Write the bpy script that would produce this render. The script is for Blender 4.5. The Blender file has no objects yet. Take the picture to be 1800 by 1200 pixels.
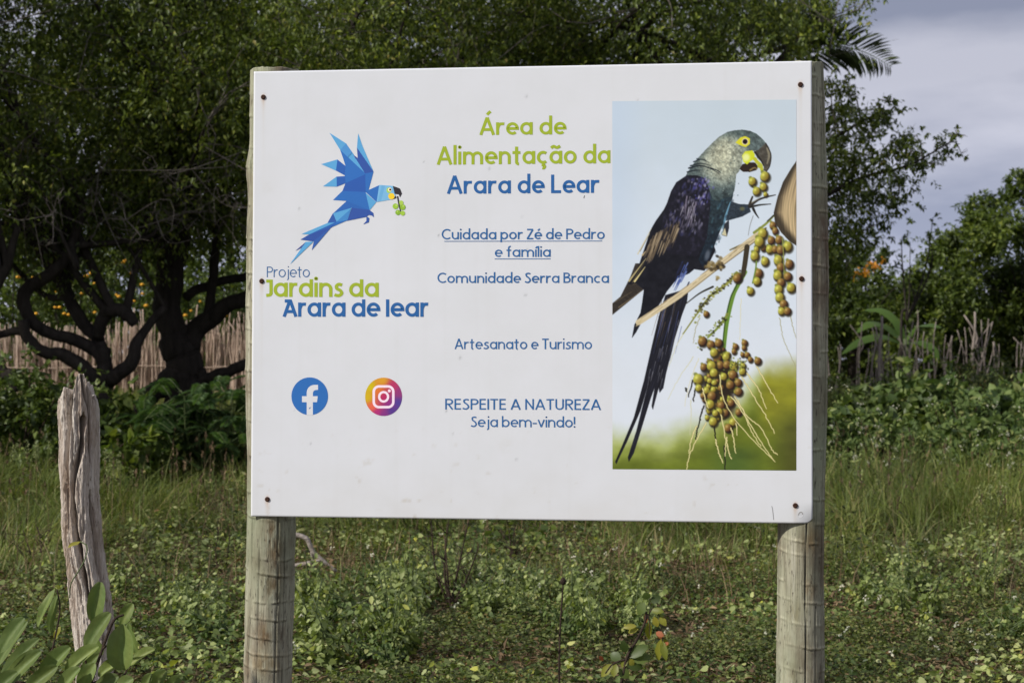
import bpy, math
import numpy as np
C = bpy.context.scene.collection
SC = bpy.context.scene
rad = math.radians

# ------------------------------------------------------------------ camera
CAM_Z = 1.4
PITCH = math.atan(35 / 3000)
FPX = 3000.0                                   # focal length in pixels of an 1800 px wide frame
cam_d = bpy.data.cameras.new('camera')
cam_d.lens = 60; cam_d.sensor_width = 36; cam_d.clip_end = 2000; cam_d.clip_start = 0.05
cam_d.dof.use_dof = True; cam_d.dof.focus_distance = 4.6; cam_d.dof.aperture_fstop = 9.0
cam = bpy.data.objects.new('camera', cam_d); C.objects.link(cam)
cam.location = (0, 0, CAM_Z); cam.rotation_euler = (rad(90) + PITCH, 0, 0)
SC.camera = cam

# ------------------------------------------------------------------ light
SUN_AZ, SUN_EL = rad(60), rad(33)              # to the left of the line behind the camera
S = (-math.sin(SUN_AZ) * math.cos(SUN_EL), -math.cos(SUN_AZ) * math.cos(SUN_EL), math.sin(SUN_EL))
sun_d = bpy.data.lights.new('sun', 'SUN'); sun_d.energy = 3.45; sun_d.angle = rad(2.0); sun_d.color = (1.0, 0.955, 0.885)
sun = bpy.data.objects.new('sun', sun_d); C.objects.link(sun)
from mathutils import Vector
sun.rotation_euler = Vector(S).to_track_quat('Z', 'Y').to_euler()
sun.location = (-20, -12, 18)

world = bpy.data.worlds.new('World'); SC.world = world; world.use_nodes = True
nt = world.node_tree; N = nt.nodes; L = nt.links; N.clear()
out = N.new('ShaderNodeOutputWorld')
sky = N.new('ShaderNodeTexSky'); sky.sky_type = 'NISHITA'; sky.sun_disc = False
sky.sun_elevation = SUN_EL; sky.sun_rotation = math.atan2(S[0], S[1]); sky.dust_density = 2.0
bg1 = N.new('ShaderNodeBackground'); bg1.inputs[1].default_value = 0.06; L.new(sky.outputs[0], bg1.inputs[0])
tc = N.new('ShaderNodeTexCoord'); mp = N.new('ShaderNodeMapping'); mp.inputs['Scale'].default_value = (1, 1, 3.2)
mp.inputs['Rotation'].default_value = (0.1, -0.16, 0.0); mp.inputs['Location'].default_value = (0.35, 0.2, 0.1)
L.new(tc.outputs['Generated'], mp.inputs[0])
nz = N.new('ShaderNodeTexNoise'); nz.inputs['Scale'].default_value = 4.2; nz.inputs['Detail'].default_value = 7; nz.inputs['Roughness'].default_value = 0.5
L.new(mp.outputs[0], nz.inputs[0])
cr = N.new('ShaderNodeValToRGB'); L.new(nz.outputs[0], cr.inputs[0])
cr.color_ramp.elements[0].position = 0.38; cr.color_ramp.elements[0].color = (0.265, 0.29, 0.395, 1)
cr.color_ramp.elements[1].position = 0.62; cr.color_ramp.elements[1].color = (0.53, 0.54, 0.635, 1)
# clouds brighten a little towards the horizon
sep = N.new('ShaderNodeSeparateXYZ'); L.new(tc.outputs['Generated'], sep.inputs[0])
mr = N.new('ShaderNodeMapRange'); mr.inputs[1].default_value = 0.0; mr.inputs[2].default_value = 0.16; mr.inputs[3].default_value = 1.42; mr.inputs[4].default_value = 0.90
L.new(sep.outputs[2], mr.inputs[0])
bg2 = N.new('ShaderNodeBackground'); L.new(cr.outputs[0], bg2.inputs[0]); L.new(mr.outputs[0], bg2.inputs[1])
mixs = N.new('ShaderNodeMixShader'); mixs.inputs[0].default_value = 0.93
L.new(bg1.outputs[0], mixs.inputs[1]); L.new(bg2.outputs[0], mixs.inputs[2]); L.new(mixs.outputs[0], out.inputs[0])

SC.view_settings.view_transform = 'Standard'; SC.view_settings.look = 'None'
SC.view_settings.exposure = 0.24; SC.view_settings.gamma = 1.0
SC.render.engine = 'CYCLES'
SC.cycles.max_bounces = 6; SC.cycles.transparent_max_bounces = 4; SC.cycles.diffuse_bounces = 3
SC.cycles.use_denoising = True

# ------------------------------------------------------------------ helpers
def ray(px, py):
    px = np.asarray(px, float); py = np.asarray(py, float)
    a = (px - 900) / FPX; b = (600 - py) / FPX
    c, s = math.cos(PITCH), math.sin(PITCH)
    return np.stack([a, c - b * s, s + b * c], -1)

def W(px, py, Y):
    d = ray(px, py)
    d = d * (np.asarray(Y, float) / d[..., 1])[..., None]
    d[..., 2] += CAM_Z
    return d

def lin(c):
    c = np.asarray(c, float) / 255.0
    return np.where(c <= 0.04045, c / 12.92, ((c + 0.055) / 1.055) ** 2.4)

def unit(v):
    return v / np.maximum(np.linalg.norm(v, axis=-1, keepdims=True), 1e-9)

def hash2(ix, iy, seed):
    h = (ix.astype(np.int64) * 374761393 + iy.astype(np.int64) * 668265263 + seed * 974634533) & 0xFFFFFFFF
    h = ((h ^ (h >> 13)) * 1274126177) & 0xFFFFFFFF
    h = h ^ (h >> 16)
    return (h & 0xFFFFFF) / float(0xFFFFFF)

def vnoise(x, y, seed=0):
    x = np.asarray(x, float); y = np.asarray(y, float)
    ix = np.floor(x); iy = np.floor(y); fx = x - ix; fy = y - iy
    fx = fx * fx * (3 - 2 * fx); fy = fy * fy * (3 - 2 * fy)
    a = hash2(ix, iy, seed); b = hash2(ix + 1, iy, seed); c = hash2(ix, iy + 1, seed); d = hash2(ix + 1, iy + 1, seed)
    return (a * (1 - fx) + b * fx) * (1 - fy) + (c * (1 - fx) + d * fx) * fy

def fbm(x, y, seed=0, octv=4):
    r = 0; a = 0.5; t = 0
    for o in range(octv):
        r = r + a * vnoise(x * 2 ** o, y * 2 ** o, seed + o * 17); t += a; a *= 0.5
    return r / t

ORG = {}
def mk(name, V, faces, mat, parent=None, smooth=False, col=None, loc=None):
    """One mesh object. V in world coordinates; faces = list of int arrays (n,3)/(n,4) or python lists."""
    V = np.asarray(V, float)
    if parent is not None: org = ORG[parent.name]
    else: org = np.array(loc if loc is not None else (0, 0, 0), float)
    me = bpy.data.meshes.new(name)
    Vl = (V - org).astype(np.float32)
    if isinstance(faces, np.ndarray): faces = [faces]
    li = []; ls = []; lt = []; pos = 0
    for f in faces:
        if isinstance(f, np.ndarray):
            n, k = f.shape
            li.append(f.ravel()); lt.append(np.full(n, k)); ls.append(pos + np.arange(n) * k); pos += n * k
        else:
            li.append(np.array(f)); lt.append(np.array([len(f)])); ls.append(np.array([pos])); pos += len(f)
    li = np.concatenate(li).astype(np.int32); ls = np.concatenate(ls).astype(np.int32); lt = np.concatenate(lt).astype(np.int32)
    me.vertices.add(len(Vl)); me.vertices.foreach_set('co', Vl.ravel())
    me.loops.add(len(li)); me.loops.foreach_set('vertex_index', li)
    me.polygons.add(len(ls)); me.polygons.foreach_set('loop_start', ls); me.polygons.foreach_set('loop_total', lt)
    if smooth: me.polygons.foreach_set('use_smooth', np.ones(len(ls), dtype=bool))
    if col is not None:
        at = me.color_attributes.new('Col', 'FLOAT_COLOR', 'POINT')
        rgba = np.ones((len(Vl), 4), np.float32); rgba[:, :3] = col
        at.data.foreach_set('color', rgba.ravel())
    me.update(calc_edges=True); me.validate()
    me.materials.append(mat)
    o = bpy.data.objects.new(name, me); C.objects.link(o)
    if parent is not None: o.parent = parent
    else: o.location = org
    ORG[o.name] = org
    return o

def thing(name, loc, label, cat, group=None):
    o = bpy.data.objects.new(name, None); C.objects.link(o)
    o.empty_display_size = 0.1
    o.location = loc; ORG[o.name] = np.array(loc, float)
    o['label'] = label; o['category'] = cat
    if group: o['group'] = group
    return o

def tag(o, label=None, cat=None, group=None, kind=None):
    if label: o['label'] = label
    if cat: o['category'] = cat
    if group: o['group'] = group
    if kind: o['kind'] = kind
    return o

def dup(root, loc, rotz=0, scale=1, label=None):
    r = root.copy(); C.objects.link(r); r.location = loc; r.rotation_euler = (0, 0, rotz); r.scale = (scale,) * 3
    if label: r['label'] = label
    for ch in list(root.children):
        c = ch.copy(); C.objects.link(c); c.parent = r
        for g in ch.children:
            d = g.copy(); C.objects.link(d); d.parent = c
    return r

class Acc:
    """collects pieces into one mesh"""
    def __init__(s): s.V = []; s.F = []; s.n = 0; s.Cc = []
    def add(s, V, F, col=None):
        V = np.asarray(V, float)
        if isinstance(F, np.ndarray): F = [F]
        for f in F: s.F.append((f + s.n) if isinstance(f, np.ndarray) else [i + s.n for i in f])
        s.V.append(V); s.n += len(V)
        if col is not None: s.Cc.append(np.broadcast_to(col, (len(V), 3)))
    def build(s, name, mat, parent=None, smooth=False, loc=None):
        return mk(name, np.concatenate(s.V), s.F, mat, parent, smooth, np.concatenate(s.Cc) if s.Cc else None, loc)

def spline(P, n):
    """Catmull-Rom through the rows of P (any width), n samples"""
    P = np.asarray(P, float)
    if len(P) == 2:
        t = np.linspace(0, 1, n)[:, None]; return P[0] * (1 - t) + P[1] * t
    Q = np.vstack([2 * P[0] - P[1], P, 2 * P[-1] - P[-2]])
    m = len(P) - 1; t = np.linspace(0, m - 1e-6, n); i = t.astype(int); f = (t - i)[:, None]
    a, b, c, d = Q[i], Q[i + 1], Q[i + 2], Q[i + 3]
    return 0.5 * (2 * b + (c - a) * f + (2 * a - 5 * b + 4 * c - d) * f ** 2 + (3 * b - a - 3 * c + d) * f ** 3)

def tube(P, R, k=6, cap=True, lump=0.0, seed=0):
    P = np.asarray(P, float); n = len(P); R = np.broadcast_to(np.asarray(R, float), (n,))
    T = unit(np.gradient(P, axis=0))
    ref = np.array([0, 1, 0.0]) if abs(T[:, 1]).mean() < 0.8 else np.array([1.0, 0, 0])
    A = unit(np.cross(T, ref)); B = np.cross(T, A)
    a = np.arange(k) * 2 * math.pi / k
    rr = R[:, None] * np.ones(k)
    if lump:
        rr = rr * (1 + lump * (fbm(np.arange(n)[:, None] * 0.5 + seed, np.cos(a)[None] * 1.3 + 3 + np.sin(a)[None], seed, 3) - 0.5) * 2)
    V = P[:, None] + rr[..., None] * (np.cos(a)[None, :, None] * A[:, None] + np.sin(a)[None, :, None] * B[:, None])
    V = V.reshape(-1, 3)
    i = np.arange(n - 1)[:, None] * k; j = np.arange(k)[None]; j2 = (j + 1) % k
    F = np.stack([i + j, i + j2, i + k + j2, i + k + j], -1).reshape(-1, 4)
    fs = [F]
    if cap: fs += [list(range(k))[::-1], list(range((n - 1) * k, n * k))]
    return V, fs

# leaf templates: (along, across, up) in units of length, width, length
T_FOLD = (np.array([[0, 0, 0], [.42, .5, .10], [1, 0, -.10], [.42, -.5, .10]]), [np.array([[0, 2, 1], [0, 3, 2]])])
T_LEAF = (np.array([[0, 0, 0], [.22, .36, .05], [.22, 0, 0], [.22, -.36, .05], [.55, .5, .06], [.55, 0, -.01], [.55, -.5, .06],
                    [.85, .26, -.02], [.85, 0, -.06], [.85, -.26, -.02], [1, 0, -.12]]),
          [np.array([[0, 2, 1], [0, 3, 2], [7, 8, 10], [8, 9, 10]]), np.array([[1, 2, 5, 4], [2, 3, 6, 5], [4, 5, 8, 7], [5, 6, 9, 8]])])
T_HEART = (np.array([[.06, 0, 0], [-.06, .26, .03], [.16, .5, .07], [.5, .44, .04], [.8, .2, -.03], [1, 0, -.1], [.8, -.2, -.03], [.5, -.44, .04], [.16, -.5, .07], [-.06, -.26, .03], [.45, 0, -.03]]),
           [np.array([[10, 1, 0], [10, 2, 1], [10, 3, 2], [10, 4, 3], [10, 5, 4], [10, 6, 5], [10, 7, 6], [10, 8, 7], [10, 9, 8], [10, 0, 9]])])

T_ROUND = (np.array([[0, 0, 0], [.18, .40, .05], [.58, .50, .04], [.92, .24, -.04], [1, 0, -.09], [.92, -.24, -.04], [.58, -.50, .04], [.18, -.40, .05]]),
           [np.array([[0, 4, 3], [0, 3, 2], [0, 2, 1], [0, 7, 6], [0, 6, 5], [0, 5, 4]])])

def leaves(cen, dirs, nrm, ln, wd, tpl=T_FOLD):
    n = len(cen); X = unit(dirs); Yv = unit(np.cross(nrm, X)); Z = np.cross(X, Yv)
    ln = np.broadcast_to(ln, (n,))[:, None, None]; wd = np.broadcast_to(wd, (n,))[:, None, None]
    t = tpl[0][None]
    V = cen[:, None] + t[..., 0:1] * ln * X[:, None] + t[..., 1:2] * wd * Yv[:, None] + t[..., 2:3] * ln * Z[:, None]
    m = len(tpl[0]); off = (np.arange(n) * m)[:, None, None]
    F = [(f[None] + off).reshape(-1, f.shape[1]) for f in tpl[1]]
    return V.reshape(-1, 3), F

def blades(base, dirs, ln, wd, bend, rng, seg=3):
    """grass blades: strips that bend over"""
    n = len(base); d = unit(np.concatenate([dirs, np.zeros((n, 1))], 1))
    side = np.stack([-d[:, 1], d[:, 0], np.zeros(n)], 1)
    tw = rng.uniform(-1, 1, n)[:, None]; side = unit(side + d * tw)
    t = np.linspace(0, 1, seg + 1)
    up = np.array([0, 0, 1.0])
    Vs = []
    for k in range(seg + 1):
        p = base + up * (ln * (t[k] - 0.35 * bend * t[k] ** 2.5))[:, None] + d * (ln * bend * (0.25 * t[k] + 0.75 * t[k] ** 2))[:, None]
        w = wd * (1 - t[k] ** 1.6 * 0.93)
        Vs.append(np.stack([p - side * w[:, None] * .5, p + side * w[:, None] * .5], 1))
    V = np.concatenate(Vs, 1).reshape(-1, 3); m = 2 * (seg + 1)
    f = np.array([[2 * k, 2 * k + 1, 2 * k + 3, 2 * k + 2] for k in range(seg)])
    return V, [(f[None] + (np.arange(n) * m)[:, None, None]).reshape(-1, 4)]

# ------------------------------------------------------------------ materials
def nodes(name):
    m = bpy.data.materials.new(name); m.use_nodes = True; t = m.node_tree; t.nodes.clear()
    o = t.nodes.new('ShaderNodeOutputMaterial'); p = t.nodes.new('ShaderNodeBsdfPrincipled')
    t.links.new(p.outputs[0], o.inputs[0]); return m, t, p, o

def ramp(t, src, stops, interp='LINEAR'):
    r = t.nodes.new('ShaderNodeValToRGB'); e = r.color_ramp.elements; r.color_ramp.interpolation = interp
    while len(e) < len(stops): e.new(0.5)
    for k, (p, c) in enumerate(stops): e[k].position = p; e[k].color = (*c, 1)
    t.links.new(src, r.inputs[0]); return r.outputs[0]

def noise(t, scale, detail=4, rough=0.55, vec=(1, 1, 1), dist=0.0):
    tcn = t.nodes.new('ShaderNodeTexCoord'); m = t.nodes.new('ShaderNodeMapping'); m.inputs['Scale'].default_value = vec
    n = t.nodes.new('ShaderNodeTexNoise'); n.inputs['Scale'].default_value = scale; n.inputs['Detail'].default_value = detail
    n.inputs['Roughness'].default_value = rough; n.inputs['Distortion'].default_value = dist
    t.links.new(tcn.outputs['Object'], m.inputs[0]); t.links.new(m.outputs[0], n.inputs[0]); return n.outputs[0]

def mixc(t, fac, a, b, mode='MIX'):
    m = t.nodes.new('ShaderNodeMix'); m.data_type = 'RGBA'; m.blend_type = mode
    for v, i in ((fac, 0), (a, 6), (b, 7)):
        if isinstance(v, (int, float)): m.inputs[i].default_value = v
        elif isinstance(v, tuple): m.inputs[i].default_value = (*v, 1)
        else: t.links.new(v, m.inputs[i])
    return m.outputs[2]

def bump(t, p, src, strength, dist):
    b = t.nodes.new('ShaderNodeBump'); b.inputs['Strength'].default_value = strength; b.inputs['Distance'].default_value = dist
    t.links.new(src, b.inputs['Height']); t.links.new(b.outputs[0], p.inputs['Normal'])

def m_leaf(name, stops, rough=0.45, trans=0.3, spec=0.35, big=0.6):
    """foliage: every leaf its own tone, with slow drift over the plant and light coming through"""
    m, t, p, o = nodes(name)
    g = t.nodes.new('ShaderNodeNewGeometry')
    c = ramp(t, g.outputs['Random Per Island'], stops)
    nb = noise(t, big, 3)
    tone = ramp(t, nb, [(0.35, (0.62, 0.66, 0.55)), (0.65, (1.25, 1.18, 1.0))])
    c = mixc(t, 1.0, c, tone, 'MULTIPLY')
    t.links.new(c, p.inputs['Base Color']); p.inputs['Roughness'].default_value = rough
    p.inputs['Specular IOR Level'].default_value = spec
    tr = t.nodes.new('ShaderNodeBsdfTranslucent'); t.links.new(mixc(t, 1.0, c, (1.5, 1.6, 0.7), 'MULTIPLY'), tr.inputs[0])
    ms = t.nodes.new('ShaderNodeMixShader'); ms.inputs[0].default_value = trans
    t.links.new(p.outputs[0], ms.inputs[1]); t.links.new(tr.outputs[0], ms.inputs[2]); t.links.new(ms.outputs[0], o.inputs[0])
    return m

def m_solid(name, c, rough=0.6, var=0.15, scale=20, bumpd=0):
    m, t, p, o = nodes(name); n = noise(t, scale)
    t.links.new(ramp(t, n, [(0.3, tuple(x * (1 - var) for x in c)), (0.7, tuple(x * (1 + var) for x in c))]), p.inputs['Base Color'])
    p.inputs['Roughness'].default_value = rough; p.inputs['Specular IOR Level'].default_value = 0.3
    if bumpd: bump(t, p, n, 0.6, bumpd)
    return m

def m_attr(name, rough=0.4, spec=0.35):
    m, t, p, o = nodes(name); a = t.nodes.new('ShaderNodeAttribute'); a.attribute_name = 'Col'
    n = noise(t, 9, 5)
    c = mixc(t, 1.0, a.outputs['Color'], ramp(t, n, [(0.3, (0.965, 0.965, 0.955)), (0.65, (1.0, 1.0, 1.0))]), 'MULTIPLY')
    t.links.new(c, p.inputs['Base Color']); p.inputs['Roughness'].default_value = rough; p.inputs['Specular IOR Level'].default_value = spec
    return m

def m_bark(name, a, b, scale=14, stretch=(1, 1, 0.25)):
    m, t, p, o = nodes(name); n = noise(t, scale, 8, 0.65, stretch)
    t.links.new(ramp(t, n, [(0.3, a), (0.7, b)]), p.inputs['Base Color']); p.inputs['Roughness'].default_value = 0.9
    p.inputs['Specular IOR Level'].default_value = 0.15; bump(t, p, n, 0.8, 0.03); return m

M = {}
M['ground'], t, p, o = nodes('red_brown_soil')
n1 = noise(t, 0.7, 5); n2 = noise(t, 14, 8, 0.7)
c = mixc(t, n1, (0.075, 0.040, 0.024), (0.11, 0.072, 0.042))
c = mixc(t, ramp(t, n2, [(0.45, (0, 0, 0)), (0.62, (1, 1, 1))]), c, (0.13, 0.10, 0.065))
c = mixc(t, ramp(t, noise(t, .12, 5), [(.36, (0, 0, 0)), (.5, (.8, .8, .8))]), c, (.075, .085, .03))
t.links.new(c, p.inputs['Base Color']); p.inputs['Roughness'].default_value = 0.95; p.inputs['Specular IOR Level'].default_value = 0.1
bump(t, p, n2, 0.8, 0.03)

G = lambda r, g, b: (r, g, b)
M['canopy'] = m_leaf('canopy_leaf', [(0, G(0.047, 0.071, 0.014)), (.45, G(0.091, 0.131, 0.022)), (.8, G(0.162, 0.210, 0.035)), (.95, G(0.281, 0.326, 0.059)), (1, G(.20, .17, .05))], big=0.5)
M['canopy_dark'] = m_leaf('deep_green_leaf', [(0, G(0.036, 0.059, 0.012)), (.5, G(0.071, 0.107, 0.018)), (.9, G(0.140, 0.190, 0.033)), (1, G(0.199, 0.241, 0.047))], big=0.6)
M['canopy_bright'] = m_leaf('fresh_green_leaf', [(0, G(0.048, 0.075, 0.018)), (.5, G(0.083, 0.125, 0.025)), (.9, G(0.151, 0.200, 0.037)), (1, G(0.220, 0.250, 0.062))], big=0.8)
M['bush'] = m_leaf('undergrowth_leaf', [(0, G(0.046, 0.073, 0.019)), (.5, G(0.083, 0.126, 0.034)), (1, G(0.171, 0.220, 0.057))], big=0.9)
M['weed_mid'] = m_leaf('tangled_weed_leaf', [(0, G(.050, .090, .026)), (.5, G(.115, .175, .055)), (.85, G(.21, .28, .10)), (1, G(.34, .36, .15))], rough=0.6, big=1.3)
M['fern'] = m_leaf('feathery_leaflet', [(0, G(0.032, 0.068, 0.023)), (.6, G(0.061, 0.119, 0.040)), (1, G(0.116, 0.187, 0.064))], big=0.9)
M['weed_pale'] = m_leaf('downy_pale_leaf', [(0, G(.09, .125, .038)), (.40, G(.215, .275, .090)), (.80, G(.38, .44, .20)), (.92, G(.50, .54, .31)), (1, G(.46, .48, .09))], rough=0.6, big=2.2)
M['cover'] = m_leaf('ground_cover_leaf', [(0, G(.030, .040, .014)), (.4, G(.080, .108, .032)), (.75, G(.165, .200, .065)), (.93, G(.28, .29, .14)), (1, G(.20, .11, .05))], rough=0.6, big=1.4)
M['grass'] = m_leaf('grass_blade', [(0, G(.072, .100, .024)), (.5, G(.140, .188, .046)), (.80, G(.23, .28, .075)), (.92, G(.28, .25, .12)), (1, G(.36, .30, .17))], rough=0.55, big=1.1)
M['dry'] = m_leaf('dry_stem', [(0, G(0.088, 0.056, 0.037)), (.6, G(0.175, 0.119, 0.075)), (1, G(0.300, 0.225, 0.150))], rough=0.8, trans=0.1)
M['broad'] = m_leaf('smooth_oval_leaf', [(0, G(.115, .165, .060)), (.6, G(.150, .210, .075)), (1, G(.185, .245, .085))], rough=0.55, trans=0.25, big=3)
M['yellow_leaf'] = m_leaf('yellowing_leaf', [(0, G(.20, .23, .035)), (.6, G(.32, .31, .05)), (1, G(.42, .36, .08))], trans=0.35)
M['pink_leaf'] = m_leaf('pink_leaf', [(0, G(.45, .12, .07)), (1, G(.55, .22, .12))])
M['banana'] = m_leaf('banana_leaf', [(0, G(.06, .12, .025)), (1, G(.11, .19, .04))], rough=0.4, trans=0.4)
M['palm'] = m_leaf('palm_leaflet', [(0, G(.03, .05, .018)), (1, G(.075, .10, .04))], rough=0.45, trans=0.15)
M['orange'] = m_leaf('orange_petal', [(0, G(.62, .24, .02)), (1, G(.75, .36, .03))], rough=0.6)
M['white_flower'] = m_leaf('white_floret', [(0, G(0.440, 0.440, 0.400)), (1, G(0.600, 0.600, 0.560))], rough=0.7, trans=0.2)
M['cream_flower'] = m_leaf('pale_seed_head', [(0, G(.20, .24, .10)), (1, G(.38, .40, .22))], rough=0.7, trans=0.2)
M['bark_dark'] = m_bark('dark_bark', (.022, .018, .015), (.055, .046, .038))
M['twig'] = m_bark('pale_twig', (.10, .085, .07), (.24, .21, .18), 30)
M['stem'] = m_solid('green_stem', (.09, .12, .045), 0.6)
M['stick'] = m_bark('sunbleached_stick', (.33, .235, .175), (.68, .53, .42), 22, (1, 1, .12))
M['stick_grey'] = m_bark('grey_weathered_stake', (.16, .13, .105), (.42, .36, .31), 26, (1, 1, .12))
M['dead'] = m_bark('dead_branch', (.22, .18, .15), (.45, .40, .35), 25, (1, 1, 1))
M['dark_twig'] = m_bark('dark_dry_stem', (.03, .022, .017), (.08, .055, .04), 30)

# ------------------------------------------------------------------ ground
def gz(x, y):
    x = np.asarray(x, float); y = np.asarray(y, float)
    s = np.clip((y - 12.5) / 18, 0, 1); s = s * s * (3 - 2 * s)
    return 0.74 * s + (fbm(x * 0.6 + 50, y * 0.6 + 50, 5, 3) - 0.5) * 0.10

xs = np.concatenate([np.linspace(-500, -30, 12), np.linspace(-24, 24, 170), np.linspace(30, 500, 12)])
ys = np.concatenate([np.linspace(-200, -8, 8), np.linspace(-4, 45, 180), np.linspace(55, 700, 14)])
gx, gy = np.meshgrid(xs, ys); nx = len(xs); ny = len(ys)
V = np.stack([gx, gy, gz(gx, gy)], -1).reshape(-1, 3)
ii = (np.arange(ny - 1)[:, None] * nx + np.arange(nx - 1)[None]).ravel()
tag(mk('ground', V, np.stack([ii, ii + 1, ii + nx + 1, ii + nx], -1), M['ground'], smooth=True), kind='structure')

# ------------------------------------------------------------------ the information sign
P0 = np.array([-0.7105, 4.65, 0.0]); P1 = np.array([0.7890, 4.483, 0.0])
EX = (P1 - P0) / np.linalg.norm(P1 - P0); BW = float(np.linalg.norm(P1 - P0)); NF = np.array([EX[1], -EX[0], 0.0])  # front normal
ZB, ZT = 0.979, 2.190
def warp(u, v):
    curl = np.clip((u - (BW - 0.05)) / 0.05, 0, 1) * np.clip((ZB + 0.05 - v) / 0.05, 0, 1)
    return (fbm(u * 2.2 + 9, v * 2.2, 3, 2) - 0.5) * 0.002 - 0.011 * curl ** 1.5
def BP(u, v, w=0.0):
    u = np.asarray(u, float); v = np.asarray(v, float)
    ww = warp(u, v) + w
    base = P0 + u[..., None] * EX - 0 * NF
    r = base + ww[..., None] * (-NF if NF[1] > 0 else NF)
    r[..., 2] = v
    return r
def px2uv(px, py):
    d = ray(px, py); nn = NF; t = (nn @ (P0 - np.array([0, 0, 0]))) / (d @ nn)
    q = d * t[..., None]; return (q - P0) @ EX, q[..., 2] + CAM_Z
def BPX(px, py, w): return BP(*px2uv(px, py), w)
def ink(c): return lin(c) / lin(207) * 0.8

sign = thing('information_sign', (0.04, 4.63, 0.0), 'white printed information sign with macaw picture on two ringed wooden posts', 'sign')

# panel --------------------------------------------------------------
M['panel'] = m_attr('white_printed_sheet', 0.38, 0.3)
M['ink'] = m_attr('printed_ink', 0.42, 0.3)
nu, nv = 330, 270
uu, vv = np.meshgrid(np.linspace(0, 1, nu), np.linspace(0, 1, nv))
lft = 0.006 * vv
U = lft + uu * (BW - lft); Z = ZB + vv * (ZT - ZB) - 0.004 * (1 - vv) * uu
# rounded lower right corner
cornr = 0.018
du = np.clip(U - (BW - cornr), 0, None) / cornr; Z = Z + (1 - vv) ** 40 * 0.013 * du ** 2.2
front = BP(U, Z, 0.0); back = BP(U, Z, -0.004)
base = np.empty((nv, nu, 3)); base[:] = (0.785, 0.803, 0.838)
base *= (1 + (fbm(U * 3, Z * 3, 8, 4) - 0.5)[..., None] * 0.035)
SCREWS = [(463, 171), (1407, 149), (460, 494), (1409, 490), (470, 877), (1398, 888)]
for k, (sx, sy) in enumerate(SCREWS):
    su, sv = [float(a) for a in px2uv(sx, sy)]
    d = np.exp(-((U - su) / 0.005) ** 2) * np.where(Z < sv, np.exp(-(sv - Z) / 0.014), np.exp(-((Z - sv) / 0.008) ** 2))
    d2 = np.exp(-((U - su) / 0.004) ** 2) * np.where(Z < sv, np.exp(-(sv - Z) / (0.10 + 0.04 * (k % 3))), 0)
    base = base * (1 - d[..., None] * np.array([.15, .42, .62]) * 1.1) * (1 - d2[..., None] * np.array([.05, .07, .11]))
# grime along lower edge, specks and faint runs
run = np.clip(fbm(U * 60, Z * 1.2, 21, 3) - 0.60, 0, 1) * 2.0
base *= (1 - run[..., None] * np.array([.10, .11, .14]) * 0.3)
dust = np.clip((ZB + .16 - Z) / .16, 0, 1) * fbm(U * 14, Z * 22, 33, 4); base *= (1 - dust[..., None] * np.array([.06, .08, .12]))
spl = np.clip(fbm(U * 40, Z * 40, 35, 3) - .76, 0, 1) * np.clip((ZB + .3 - Z) / .3, 0, 1); base *= (1 - spl[..., None] * np.array([1.2, 1.5, 2.0]))
rs = np.random.default_rng(4)
for k in range(26):
    su, sv = rs.uniform(0.03, BW - 0.03), rs.uniform(ZB + .03, ZT - .03); r = rs.uniform(0.0015, 0.0035)
    base *= (1 - (np.exp(-(((U - su) / r) ** 2 + ((Z - sv) / r / 1.3) ** 2)) * rs.uniform(.15, .5))[..., None])
for (ax, ay, r, st) in ((890, 782, .022, .10), (470, 330, .02, .07), (1395, 160, .02, .05)):
    su, sv = [float(a) for a in px2uv(ax, ay)]
    base *= (1 - (np.exp(-(((U - su) / r) ** 2 + ((Z - sv) / r / .8) ** 2)) * st * fbm(U * 120, Z * 120, 5, 2))[..., None] * np.array([.6, .7, 1.0]))
nf = nu * nv; idx = (np.arange(nv - 1)[:, None] * nu + np.arange(nu - 1)[None]).ravel()
Ff = np.stack([idx, idx + 1, idx + nu + 1, idx + nu], -1); Fb = Ff[:, ::-1] + nf
def edge(a): return np.stack([a[:-1], a[:-1] + nf, a[1:] + nf, a[1:]], -1)
rim = np.concatenate([edge(np.arange(nu)), edge(np.arange(nv) * nu + nu - 1), edge(np.arange(nu)[::-1] + (nv - 1) * nu), edge((np.arange(nv) * nu)[::-1])])
cols = np.concatenate([base.reshape(-1, 3), np.full((nf, 3), .55)])
panel = mk('panel', np.concatenate([front.reshape(-1, 3), back.reshape(-1, 3)]), [Ff, Fb, rim], M['panel'], sign, True, cols)
panel.data.polygons.foreach_set('use_smooth', np.concatenate([np.ones(2 * len(Ff), bool), np.zeros(len(rim), bool)]))

# screws: round rusty heads --------------------------------------------
M['rust'] = m_solid('rusty_iron', (.055, .024, .014), 0.75, 0.5, 300)
M['rust'].node_tree.nodes['Principled BSDF'].inputs['Metallic'].default_value = 0.2
for (sx, sy) in SCREWS:
    su, sv = [float(a) for a in px2uv(sx, sy)]
    k = 18; a = np.arange(k) * 2 * math.pi / k; V = []
    for (r, w) in ((.0068, -.001), (.0068, .0012), (.0058, .0030), (.0035, .0040), (.0022, .0032)):
        V.append(BP(su + r * np.cos(a), sv + r * np.sin(a), w))
    V = np.concatenate(V); F = []
    for q in range(4):
        i = q * k + np.arange(k); j = q * k + (np.arange(k) + 1) % k
        F.append(np.stack([i, j, j + k, i + k], -1))
    mk('screw', V, F + [list(range(4 * k, 5 * k))], M['rust'], sign, True)

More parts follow.
